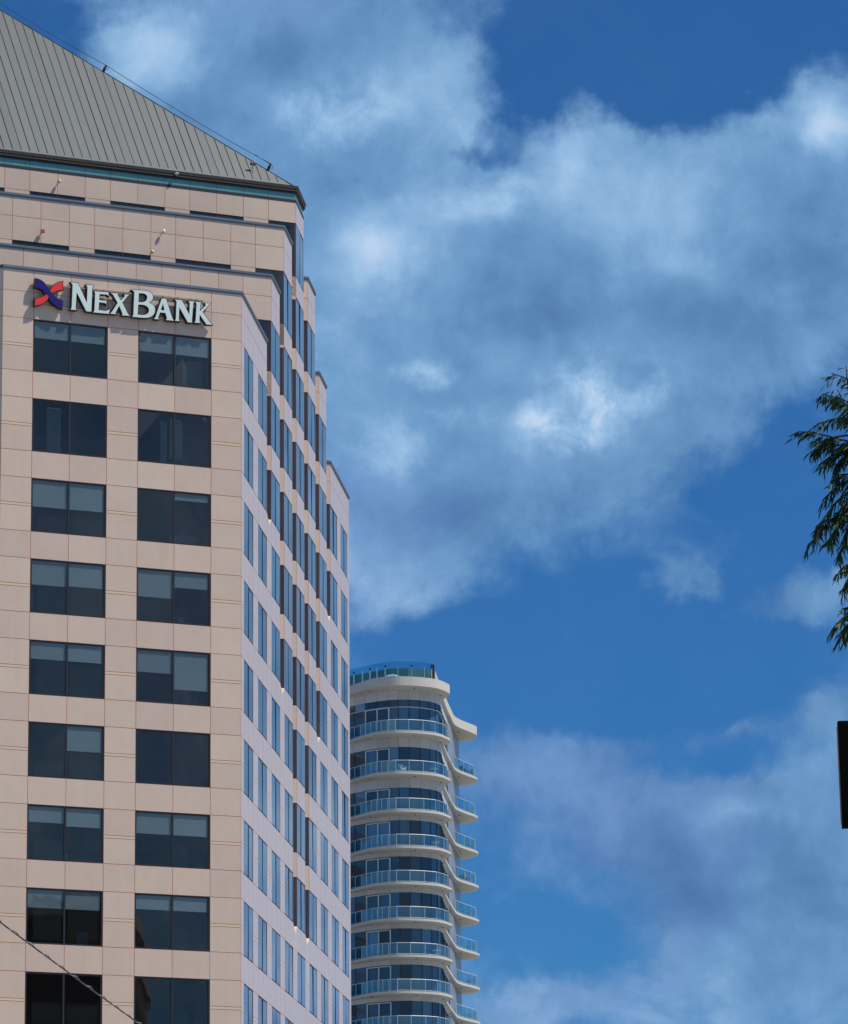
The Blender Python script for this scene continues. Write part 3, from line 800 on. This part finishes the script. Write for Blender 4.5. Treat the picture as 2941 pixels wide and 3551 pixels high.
Bh = [[(997, 215), (1040, 216), (1066, 230), (1072, 255), (1060, 283), (1030, 294), (994, 293)], [(992, 312), (1045, 315), (1078, 335), (1088, 364), (1075, 393), (1040, 405), (988, 400)]]
Aa = [(1195, 262), (1232, 262), (1284, 428), (1299, 452), (1232, 446), (1241, 432), (1226, 385), (1180, 380), (1163, 425), (1171, 440), (1128, 436), (1141, 422)]
Ah = [[(1206, 302), (1187, 360), (1219, 364)]]
N2 = [(1310, 270), (1368, 276), (1433, 402), (1437, 302), (1427, 283), (1478, 288), (1466, 302), (1453, 468), (1420, 465), (1346, 334), (1341, 438), (1348, 456), (1310, 452), (1317, 438), (1323, 286)]
Kk = [(1483, 290), (1536, 294), (1529, 306), (1523, 372), (1575, 322), (1567, 301), (1616, 303), (1598, 319), (1546, 376), (1606, 462), (1632, 486), (1580, 484), (1521, 397), (1519, 457), (1527, 472), (1478, 468), (1487, 455), (1496, 306)]
letter('letter', Nn, [], 'letter_face'); letter('letter', Ee, [], 'letter_face'); letter('letter', Xx, [], 'letter_face')
letter('letter', smooth_closed(Bb, {0, 11, 12, 13, 5}), [smooth_closed(h, {0, 6}) for h in Bh], 'letter_face')
letter('letter', Aa, Ah, 'letter_face'); letter('letter', N2, [], 'letter_face'); letter('letter', Kk, [], 'letter_face')
blue = [(112, 90), (146, 100), (178, 122), (203, 156), (228, 194), (256, 230), (288, 258), (314, 272), (341, 281), (338, 347), (310, 338), (272, 314), (242, 282), (216, 246), (190, 208), (168, 184), (142, 170), (104, 160)]
redu = [(233, 193), (250, 165), (282, 134), (310, 121), (342, 115), (341, 185), (312, 189), (284, 197), (262, 210), (247, 212)]
redl = [(208, 218), (190, 236), (162, 250), (132, 258), (106, 262), (104, 321), (138, 316), (172, 300), (200, 278), (219, 252)]
letter('emblem_band', blue, [], 'emblem_blue', 'deep blue curved band of the emblem')
letter('emblem_band', redu, [], 'emblem_red', 'red upper arm of the emblem'); letter('emblem_band', redl, [], 'emblem_red', 'red lower arm of the emblem')
raz = lambda pts: [on_front(80 + u * 700 / 1739, 930 + v * 700 / 1739, -.06) for u, v in pts]
for pts in ([(96, 118), (1560, 268), (1560, 277), (96, 127)], [(96, 318), (1560, 462), (1560, 470), (96, 326)]):
    build('rail', slab_poly(raz(pts), [], -.10, -.03), 'granite_strip', signo, recalc=True)
for u, v in ((130, 122), (300, 140), (445, 155), (580, 170), (700, 182), (870, 198), (990, 212), (1210, 235), (1340, 248), (1450, 258), (1500, 262)):
    for dv in (0, 199):
        s, z = on_front(80 + u * 700 / 1739, 930 + (v + dv) * 700 / 1739, -.06)
        build('pin', MB().box(s - .02, s + .02, -.05, .02, z - .03, z + .03), 'letter_side', signo)

# ------------------------------------------------------------------ the residential tower behind
BX, BY = -5.0, 390.0
condo = tag(new('condo_tower', loc=(BX, BY, 0)), 'tall white residential tower with wavy balconies, blue glass and glass railings', 'apartment tower')
L = lambda p: (p[0] - BX, p[1] - BY)
EDGE_L = [(-19.2, 386.0), (-19.6, 383.6), (-18.6, 381.6), (-16.6, 380.6), (-14.5, 380.9), (-12.5, 381.9), (-10.5, 382.5), (-8.6, 381.7)]
EDGE_F = [(-6.93, 379.85), (-6.3, 378.7), (-5.63, 377.55), (-4.81, 376.3), (-3.83, 375.6), (-2.7, 375.3), (-1.58, 375.45), (-.37, 375.9), (.83, 376.75), (1.48, 377.75), (1.97, 379.0), (2.2, 379.9), (2.12, 380.95), (1.84, 381.9), (1.66, 382.6)]
EDGE_S = [(1.72, 383.8), (2.02, 388.0), (2.32, 391.4), (2.57, 394.3), (2.78, 395.9), (3.3, 397.6), (4.25, 399.8), (4.78, 401.1), (4.90, 402.1), (4.70, 403.4), (4.15, 404.5), (3.5, 404.9), (3.14, 404.75), (2.9, 405.0), (-18.6, 405.0)]
def spline(pts, n=3):
    out = []
    for i in range(len(pts) - 1):
        p0, p1, p2, p3 = pts[max(i - 1, 0)], pts[i], pts[i + 1], pts[min(i + 2, len(pts) - 1)]
        for k in range(n):
            t = k / n
            out.append(tuple(.5 * (2 * p1[c] + (p2[c] - p0[c]) * t + (2 * p0[c] - 5 * p1[c] + 4 * p2[c] - p3[c]) * t * t + (3 * p1[c] - p0[c] - 3 * p2[c] + p3[c]) * t ** 3) for c in (0, 1)))
    out.append(pts[-1]); return out
curve = spline(EDGE_L + EDGE_F + EDGE_S[:-2], 3) + EDGE_S[-2:]
SLABP = [L(p) for p in curve]
WALL = [(-18.2, 404.5), (-18.2, 385.2), (-17.2, 383.6), (-15.6, 382.9), (-14.0, 383.2), (-12.5, 383.9), (-11.3, 384.3), (-10.1, 384.0), (-8.9, 383.1), (-7.75, 381.95), (-6.55, 380.6), (-5.5, 379.45), (-4.43, 378.6), (-3.37, 378.0), (-2.48, 377.75), (-1.51, 377.8), (-.54, 378.2), (.35, 378.95), (.92, 379.75), (1.24, 380.6), (1.40, 381.7)]
SIDE = [(1.40, 381.7), (1.47, 384.0), (1.62, 386.3), (1.80, 388.6), (2.0, 391.0), (2.22, 393.4), (2.46, 396.2), (2.70, 399.0), (2.95, 401.8), (3.18, 404.5)]
WALLC = [L(p) for p in WALL + SIDE[1:]]
NSIDE0 = len(WALL) - 1
slabs = [71.16, 66.80, 63.08, 59.64, 56.36, 53.10, 49.85, 46.60, 43.35, 40.10, 36.85]
slabs = [z + E for z in slabs]
slab_me = None
def unit_slab():
    return MB().prism(SLABP, 0, 1).mesh('floor_slab', 'concrete_white')
slab_me = unit_slab()
core_poly = []
def inset_poly(poly, d):
    n = len(poly); res = []
    for i in range(n):
        p0, p1, p2 = Vector(poly[i - 1]), Vector(poly[i]), Vector(poly[(i + 1) % n])
        e1, e2 = (p1 - p0).normalized(), (p2 - p1).normalized()
        n1, n2 = Vector((-e1.y, e1.x)), Vector((-e2.y, e2.x)); b = (n1 + n2).normalized()
        res.append(tuple(p1 + b * d / max(.5, b.dot(n1))))
    return res
CORE = [L(p) for p in [(-17.5, 403.8), (-17.5, 387.5), (-4.5, 385.5), (-1.0, 382.0), (.2, 384.5), (2.2, 403.8)]]
build('core', MB().prism(CORE, 0, slabs[0]), 'interior', condo)
build('lower_wall', MB().prism(WALLC, 0, slabs[-1] - .05), 'side_panel', condo)
def edge_piece(name, material, parent, a, b, y0, y1, z0, z1, e0=0.0):
    d = Vector((b[0] - a[0], b[1] - a[1])); ln = d.length; an = atan2(d.y, d.x)
    return piece(name, material, parent, e0, ln - e0, y0, y1, z0, z1, rz=an, org=a)
def railing(path, zb, h, parent, posts, glass_m='glass_rail', rail_r=.028):
    """path is a list of plan points; posts are indices along it"""
    mb = MB(); P3 = [(p[0], p[1], h) for p in path]
    mb.tube(P3, rail_r, 5); mb.tube([(p[0], p[1], .12) for p in path], .02, 4)
    key = ('rail', len(path), round(path[0][0], 2), h)
    if key not in UNIT: UNIT[key] = mb.mesh('railing', 'rail_white', recalc=True)
    o = new('railing', UNIT[key], parent, (0, 0, zb))
    for i in posts: piece('post', 'rail_white', o, path[i][0] - .022, path[i][0] + .022, path[i][1] - .022, path[i][1] + .022, 0, h)
    for a, b in zip(path[:-1], path[1:]): edge_piece('pane', glass_m, o, a, b, -.008, .008, .14, h - .04, e0=.02)
    return o
def shift_in(pts, d): return inset_poly(pts, d)
RF = [(-8.4, 381.75), (-7.2, 380.45), (-6.5, 379.4), (-5.95, 378.5), (-5.45, 377.75), (-5.0, 377.1), (-4.5, 376.55), (-4.05, 376.2), (-3.5, 375.95), (-2.75, 375.75), (-1.55, 375.85), (-.25, 376.3), (.82, 377.1), (1.52, 378.4), (1.86, 379.6), (1.75, 380.8)]
RF = [L(p) for p in RF]
RS = [L(p) for p in [(2.62, 395.6), (2.95, 397.0), (3.55, 398.6), (4.12, 399.95), (4.55, 401.2), (4.62, 402.2), (4.45, 403.3), (3.95, 404.2), (3.35, 404.55)]]
DARK = {14}
for fi, zb in enumerate(slabs):
    top = fi == 0
    th = .82 if top else .20
    so = new('roof_slab' if top else 'floor_slab', slab_me, condo, (0, 0, zb)); so.scale = (1, 1, th)
    for (x, y) in ((-5.1, 378.3), (-1.05, 376.9), (1.35, 380.4), (3.1, 399.6)):
        p = L((x, y)); piece('soffit_light', 'soffit_black', condo, p[0] - .07, p[0] + .07, p[1] - .07, p[1] + .07, zb - .05, zb - .001)
    if fi == len(slabs) - 1: continue
    zt = zb; zf = slabs[fi + 1] + .20                   # storey from zf up to zt
    sp = .86 if fi <= 2 else .40
    zg = zt - sp
    mb = MB()
    cw = new('glazing_frame', None, condo)
    mbf = MB()
    for i in range(len(WALLC) - 1):
        a, b = WALLC[i], WALLC[i + 1]
        side_ = i >= NSIDE0
        if i == 0: 
            edge_piece('spandrel', 'side_panel', condo, a, b, 0, .2, zf, zt); continue
        if side_ and i >= NSIDE0 + 4:                  # solid cladding towards the back of the side
            edge_piece('cladding', 'side_panel', condo, a, b, 0, .2, zf, zt, e0=.012); continue
        edge_piece('spandrel', 'spandrel_white', condo, a, b, 0, .15, zg, zt, e0=.012)
    # mullion frame of the storey as one part, panes under it
    for i in range(1, NSIDE0 + 4):
        a = WALLC[i]; mbf.box(a[0] - .03, a[0] + .03, a[1] + .02, a[1] + .10, zf, zg)
    for i in range(1, NSIDE0 + 4):
        a, b = Vector(WALLC[i]), Vector(WALLC[i + 1])
        mbf.tube([(a.x, a.y + .05, zf + .04), (b.x, b.y + .05, zf + .04)], .035, 4)
        if top: mbf.tube([(a.x, a.y + .01, zg - .68), (b.x, b.y + .01, zg - .68)], .045, 4, mi=1)
    me = mbf.mesh('glazing_frame', ['frame_black', 'rail_white'], recalc=True)
    bpy.data.objects.remove(cw); cw = new('glazing_frame', me, condo)
    for i in range(1, NSIDE0 + 4):
        a, b = WALLC[i], WALLC[i + 1]
        parts_ = [(zf, zg)] if not top else [(zf, zg - .70), (zg - .66, zg)]
        for (q0, q1) in parts_: edge_piece('pane', 'glass_condo', cw, a, b, .05, .07, q0 + .02, q1 - .004, e0=.02)
        dark = (i == 14 and fi >= 4) or (fi == 6 and i == 12)
        if not dark: edge_piece('pane_backing', 'pane_backing', cw, a, b, .14, .16, zf, zg, e0=.0)  # added panels lighten the panes, left out to imitate a dark reflection
    # white sliding door in the front glass
    a, b, c = WALLC[11], WALLC[12], WALLC[13]
    zd = zg - (.72 if top else .12)
    dm = MB()
    for p in (a, b, c): dm.box(p[0] - .055, p[0] + .055, p[1] - .05, p[1] + .05, zf, zd)
    for p, r_ in ((a, b), (b, c)):
        dm.tube([(p[0], p[1], zd), (r_[0], r_[1], zd)], .05, 4); dm.tube([(p[0], p[1], zf + .05), (r_[0], r_[1], zf + .05)], .05, 4)
    build('door', dm, 'door_white', condo, recalc=True)
    # railings
    if fi < len(slabs) - 1:
        zr = slabs[fi + 1] + .20
        railing(RF, zr, 1.10, condo, range(len(RF)))
        if fi > 0 or True: railing(RS, zr, 1.12, condo, range(len(RS)))
# roof terrace: wind screen, posts with lamps, plant room
ZT = slabs[0] + .82
RT = [L(p) for p in [(-9.4, 382.7), (-8.1, 381.7), (-7.3, 380.9), (-6.55, 380.0), (-5.75, 379.0), (-5.05, 378.2), (-4.4, 377.5), (-3.65, 376.95), (-2.5, 376.6), (-1.25, 376.75), (-.1, 377.2), (.55, 377.8)]]
for a, b in zip(RT[:-1], RT[1:]): edge_piece('screen_pane', 'glass_screen', condo, a, b, -.01, .01, ZT + .02, ZT + 1.62, e0=.012)
for p in RT[1:]:
    po = piece('screen_post', 'rail_white', condo, p[0] - .06, p[0] + .06, p[1] + .03, p[1] + .14, ZT, ZT + 1.25)
for p in RT[1::2]:
    build('terrace_lamp', MB().lathe([(0, 0), (.07, 0), (.10, .06), (.10, .16), (.05, .2), (0, .2)], (p[0], p[1] + .07, ZT + 1.15), 8), 'steel_dark', condo, recalc=True)
pr = [L(p) for p in [(-18.0, 392), (-11, 385.6), (-8.0, 383.6), (-3.4, 379.2), (-1.6, 379.0), (.2, 379.6), (.95, 383.0), (2.2, 399.0), (-17, 403)]]
build('plant_room', MB().prism(pr, ZT, ZT + 1.45), 'plant_screen', condo)
p = L((.62, 379.2)); build('plant_pillar', MB().box(p[0] - .16, p[0] + .20, p[1] - .3, p[1] + .2, ZT, ZT + 1.75), 'fascia_brown', condo)
p0, p1 = L((.72, 379.5)), L((1.0, 383.6))
build('stair_cheek', MB().prism([p0, (p0[0] + .18, p0[1]), (p1[0] + .18, p1[1]), p1], ZT, ZT + 1.25), 'spandrel_white', condo)
p = L((-6.6, 379.9))
# furniture on the balconies
def chair(name, x, y, z, rz, seat_m, label, cat, sofa=False):
    o = tag(new(name, loc=(x, y, z), rz=rz), label, cat)
    w = .55 if not sofa else .9
    build('seat', MB().box(-w / 2, w / 2, -.28, .28, .30, .44), seat_m, o)
    bk = MB().prism([(-w / 2, .2), (-w * .3, .30), (0, .34), (w * .3, .30), (w / 2, .2), (w / 2 - .06, .16), (0, .26), (-w / 2 + .06, .16)][::-1], .44, .86); build('backrest', bk, seat_m, o, recalc=True)
    for sx in (-1, 1):
        build('arm', MB().box(sx * w / 2 - .04, sx * w / 2 + .04, -.25, .2, .44, .62), seat_m, o)
        for sy in (-1, 1): build('leg', MB().box(sx * w * .42 - .025, sx * w * .42 + .025, sy * .23 - .025, sy * .23 + .025, 0, .30), seat_m, o)
    return o
z = lambda k: slabs[k] + .20
chair('balcony_chair', 3.45, 399.9, z(1), 2.6, 'wicker', 'dark wicker armchair on the highest side balcony of the white tower', 'chair')
chair('balcony_chair', 4.1, 402.2, z(1), -2.4, 'wicker', 'dark wicker armchair behind the other one on the highest side balcony', 'chair')
chair('balcony_chair', -2.2, 376.35, z(2), .6, 'cushion', 'cream cushioned chair behind the railing of a front balcony', 'chair')
chair('balcony_sofa', 3.35, 398.9, z(4), -1.8, 'sofa_grey', 'grey outdoor sofa on a side balcony of the white tower', 'sofa', True)
def table(x, y, z, label, m_='cushion'):
    o = tag(new('balcony_table', loc=(x, y, z)), label, 'table', 'small tables on the front balconies')
    build('table_top', MB().lathe([(0, .68), (.38, .68), (.38, .72), (0, .72)], (0, 0, 0), 12), m_, o, recalc=True)
    build('leg', MB().lathe([(.04, 0), (.04, .68)], (0, 0, 0), 6), m_, o); build('base', MB().lathe([(0, 0), (.22, 0), (.2, .03), (0, .03)], (0, 0, 0), 10), m_, o, recalc=True)
table(.75, 378.2, z(2), 'small cream round table sharing a front balcony with a cream chair')
table(.75, 378.2, z(4), 'small cream round table behind the railing near the rounded corner of the white tower')
table(.75, 378.2, z(7), 'small cream round table on a front balcony well below the others')
o = tag(new('terrace_umbrella', loc=(-3.0, 377.6, ZT)), 'low cream canvas cover on the roof terrace behind the glass screen', 'canopy')
build('pole', MB().lathe([(.03, 0), (.03, .7)], (0, 0, 0), 6), 'rail_white', o)
build('canopy', MB().lathe([(.85, .26), (.80, .36), (.5, .50), (.12, .55), (0, .55)], (0, 0, 0), 10), 'cushion', o, recalc=True)

# ------------------------------------------------------------------ overhead cable between two poles
cz = 7.5
pa, pb = at_height(0, 3200, cz), at_height(482, 3551, cz)
dirc = (pb - pa); dirc.z = 0; dirc.normalize()
T0, T1 = -34.0, 58.0
pos = lambda t: Vector((pa.x + dirc.x * t, pa.y + dirc.y * t, cz + E + .35 * ((t - 7) / 45) ** 2))
ends = [pos(T0), pos(T1)]
cab = tag(new('overhead_cable', loc=ends[0]), 'dark twisted overhead cable slanting down past the granite tower', 'cable')
mb = MB(); mb2 = MB()
n = 60
mb.tube([pos(T0 + (T1 - T0) * i / n) - ends[0] for i in range(n + 1)], .011, 6)
hel = []
for i in range(n * 12 + 1):
    t = T0 + (T1 - T0) * i / (n * 12); p = pos(t) - ends[0]; a = i * .62
    sd = Vector((dirc.y, -dirc.x, 0)); hel.append(p + sd * (.017 * cos(a)) + Vector((0, 0, .017 * sin(a) + .010)))
mb2.tube(hel, .007, 4)
build('conductor', mb, 'wire_black', cab, recalc=True); build('messenger_wire', mb2, 'wire_grey', cab, recalc=True)
for e, lab in zip(ends, ('brown timber utility pole at the camera end of the overhead cable', 'brown timber utility pole at the tower end of the overhead cable')):
    o = tag(new('utility_pole', loc=(e.x, e.y, 0), rz=atan2(dirc.y, dirc.x)), lab, 'utility pole')
    build('pole', MB().tube([(0, .16, 0), (0, .16, e.z + .9)], [.17, .12], 10), 'timber', o, recalc=True)
    build('crossarm', MB().box(-.05, .05, -.9, 1.2, e.z - .16, e.z - .025), 'timber', o)
    for yy in (-.7, 0, 1.0): build('insulator', MB().lathe([(0, 0), (.05, 0), (.06, .05), (.04, .08), (.05, .12), (0, .14)], (0, yy, e.z - .03 if yy else e.z - .16), 8), 'steel_dark', o, recalc=True)

# ------------------------------------------------------------------ black panel on a pole at the edge of the view
yd = 40.0
tl, bl = at_depth(2904.5, 2503, yd), at_depth(2921, 2872, yd)
hgt = (tl - bl).length; ang = atan2(bl.x - tl.x, tl.z - bl.z)
pole_x = tl.x + .62 + .22
pn = tag(new('sign_panel', loc=(pole_x, yd + .12, 0)), 'plain black rectangular panel hung on a grey pole, seen against the sky', 'sign panel')
mb = MB().box(0, .62, -.05, .05, -hgt, 0)
po = build('panel', mb, 'panel_black', pn, (tl.x - pole_x, -.12, tl.z + E)); po.rotation_euler = (0, ang * -1, 0)
mb = MB().box(-.008, -.001, -.04, .04, -hgt + .04, -.05); eo = build('edge_trim', mb, 'panel_edge', po)
build('pole', MB().tube([(0, .12, 0), (0, .12, tl.z + E + 1.1)], [.11, .08], 10), 'galvanised', pn, recalc=True)
for dz in (-.12, -hgt + .12): build('bracket', MB().box(-.3, .02, -.055, .12, tl.z + E + dz - .03, tl.z + E + dz + .03), 'steel_dark', pn)

# ------------------------------------------------------------------ conifer at the right-hand edge
yt = 25.0
tree = tag(new('conifer_tree', loc=(4.75, yt + .4, 0)), 'dark green conifer with drooping feathery twigs at the edge of the sky', 'tree')
TX = Vector((4.75, yt + .4, 0))
H = 12.2
tb = MB().tube([(0, 0, 0), (.03, .02, 2), (-.02, .0, 5), (.02, .03, 8), (0, 0, H)], [.26, .22, .17, .10, .02], 9)
build('trunk', tb, 'bark', tree, recalc=True, smooth=True)
limb = MB(); fol = MB()
rng = random.Random(3)
def strip(mb, p, d, ln, w):
    d = d.normalized(); s = d.cross(Vector((rng.uniform(-1, 1), rng.uniform(-.6, .6), rng.uniform(-1, 1)))).normalized() * w
    m1 = p + d * ln * .5 + Vector((0, 0, -ln * .05)); e = p + d * ln + Vector((0, 0, -ln * .18))
    b = len(mb.v)
    mb.v += [tuple(p - s * .5), tuple(p + s * .5), tuple(m1 + s), tuple(m1 - s), tuple(e)]
    mb.f += [(b, b + 1, b + 2, b + 3), (b + 3, b + 2, b + 4)]; mb.mi += [0, 0]
def frond(path, dens=1.0, scale=1.0, spread=.5):
    """a twig path (local to the tree) dressed in short drooping needle-covered shoots"""
    limb.tube(path, [.0055 * scale * (1 - .75 * i / (len(path) - 1)) + .0015 for i in range(len(path))], 4)
    for a, b in zip(path[:-1], path[1:]):
        a, b = Vector(a), Vector(b); ln = (b - a).length; n = max(2, int(ln / .010 * dens)); d = (b - a).normalized()
        for i in range(n):
            p = a.lerp(b, (i + rng.random()) / n)
            lat = Vector((rng.uniform(-1, 1), rng.uniform(-1, 1), rng.uniform(-.9, .25))).normalized()
            dd = d * .75 + lat * spread + Vector((0, 0, -.42))
            l = rng.uniform(.05, .115) * scale
            strip(fol, p, dd, l, .0055 * scale)
            for k in range(3):
                strip(fol, p + dd.normalized() * l * (.25 + .22 * k), dd.normalized() + Vector((rng.uniform(-.7, .7), rng.uniform(-.7, .7), rng.uniform(-.7, .3))), l * rng.uniform(.4, .7), .0048 * scale)
def px(x, y, dy=0.0):
    p = at_depth(x, y, yt + dy); return Vector((p.x, p.y, p.z + E)) - TX
shoots = [([(3040, 1400), (2960, 1345), (2938, 1318), (2934, 1270)], .4), ([(3040, 1400), (2965, 1330), (2925, 1308), (2883, 1294)], .8),
          ([(3060, 1500), (2980, 1420), (2925, 1385), (2850, 1366)], 1.2), ([(3060, 1500), (2975, 1460), (2930, 1400), (2903, 1350)], .6), ([(3060, 1520), (2960, 1450), (2900, 1450), (2838, 1468)], 1.2),
          ([(3080, 1600), (2960, 1535), (2870, 1512), (2818, 1498), (2766, 1497)], 1.0), ([(3080, 1600), (2950, 1545), (2890, 1545), (2835, 1520)], .9), ([(2900, 1515), (2860, 1530), (2825, 1560), (2808, 1570)], 1.0), ([(3040, 1580), (2950, 1555), (2890, 1575), (2850, 1605)], 1.2),
          ([(3040, 1560), (2960, 1560), (2920, 1590), (2895, 1625)], 1.2), ([(3060, 1660), (2980, 1642), (2920, 1645), (2885, 1655)], .7), ([(3060, 1680), (2970, 1660), (2905, 1680), (2852, 1735)], 1.1), ([(3060, 1700), (2960, 1690), (2900, 1740), (2855, 1800), (2838, 1830)], 1.2),
          ([(3060, 1720), (2960, 1720), (2895, 1790), (2835, 1850), (2808, 1890)], 1.1), ([(3040, 1760), (2950, 1765), (2900, 1830), (2870, 1880)], 1.2), ([(3020, 1790), (2950, 1800), (2925, 1870), (2912, 1930)], 1.2), ([(3020, 1700), (2950, 1740), (2915, 1790), (2890, 1850)], 1.2),
          ([(3020, 1940), (2955, 1950), (2925, 1965), (2908, 1985)], 1.2), ([(3020, 1960), (2960, 1985), (2935, 2015), (2922, 2045)], 1.0), ([(3020, 2100), (2965, 2100), (2930, 2110), (2918, 2112)], .4), ([(3040, 2130), (2965, 2120), (2920, 2145), (2886, 2182)], 1.0), ([(3040, 2140), (2970, 2140), (2930, 2175), (2915, 2212)], 1.0), ([(3040, 2120), (2975, 2135), (2945, 2170), (2935, 2200)], 1.0)]
last = None
for pts, dn in shoots:
    path = [px(x, y, rng.uniform(-.12, .12)) for x, y in pts]
    # join each shoot to the trunk with a limb
    if last is None or abs(last.z - path[0].z) > .22:
        last = path[0] + Vector((.30, rng.uniform(-.1, .1), .03)); h0 = last.z + .22
        limb.tube([Vector((0, 0, h0)), Vector((0, 0, h0)).lerp(last, .5) + Vector((0, 0, .12)), last], [.035, .022, .011], 6)
    limb.tube([last, last.lerp(path[0], .6) + Vector((0, 0, .02)), path[0]], [.010, .008, .006], 4)
    frond(path, dn)
for i in range(150):
    h = 3.0 + (H - 3.2) * (i + rng.random()) / 150
    a = rng.uniform(0, 2 * pi); L_ = 2.35 * (1 - (h - 2) / (H - 1.0)) ** .7 + .3
    L_ *= rng.uniform(.75, 1.05)
    dx, dy = cos(a), sin(a)
    if dx < 0: L_ = min(L_, 1.92 / max(-dx, .25))           # outline reaches the photographed shoots only
    path = [Vector((dx * L_ * t, dy * L_ * t, h + .35 * L_ * (t - 1.35 * t * t))) for t in (0, .3, .55, .78, 1)]
    limb.tube(path[:3], [.05, .035, .02], 5)
    frond(path[1:], .5, 1.25, .6)
    for j in range(5):
        t = rng.uniform(.35, .95); p = Vector((dx * L_ * t, dy * L_ * t, h + .35 * L_ * (t - 1.35 * t * t)))
        b_ = a + rng.choice((-1, 1)) * rng.uniform(.6, 1.1); l2 = rng.uniform(.3, .6) * (1.2 - t * .5)
        q2 = p + Vector((cos(b_) * l2, sin(b_) * l2, -.12)); 
        if q2.x < -1.95: continue
        frond([p, p.lerp(q2, .5) + Vector((0, 0, .03)), q2], .45, 1.25, .6)
build('limbs', limb, 'bark', tree, recalc=False)
fo = build('foliage', fol, 'needles', tree); fo['kind'] = 'stuff'

# ------------------------------------------------------------------ a block across the street, mirrored in the lower windows
blk = tag(new('brick_block', loc=(150, 20, 0), rz=radians(-42)), 'dark brick block across the street mirrored in the lowest office windows', 'building')
build('wall', MB().box(-26, 26, -10, 10, 0, 56), 'brick_far', blk)
build('parapet', MB().box(-26.2, 26.2, -10.2, 10.2, 56, 57), 'kerb', blk)
build('stair_tower', MB().box(4, 12, -6, 6, 57, 62), 'brick_far', blk)
for fl in range(16):
    for c in range(12):
        x = -24 + c * 4.05
        piece('window', 'fascia_black', blk, x, x + 2.2, 10.0, 10.04, 2 + fl * 3.2, 3.9 + fl * 3.2)
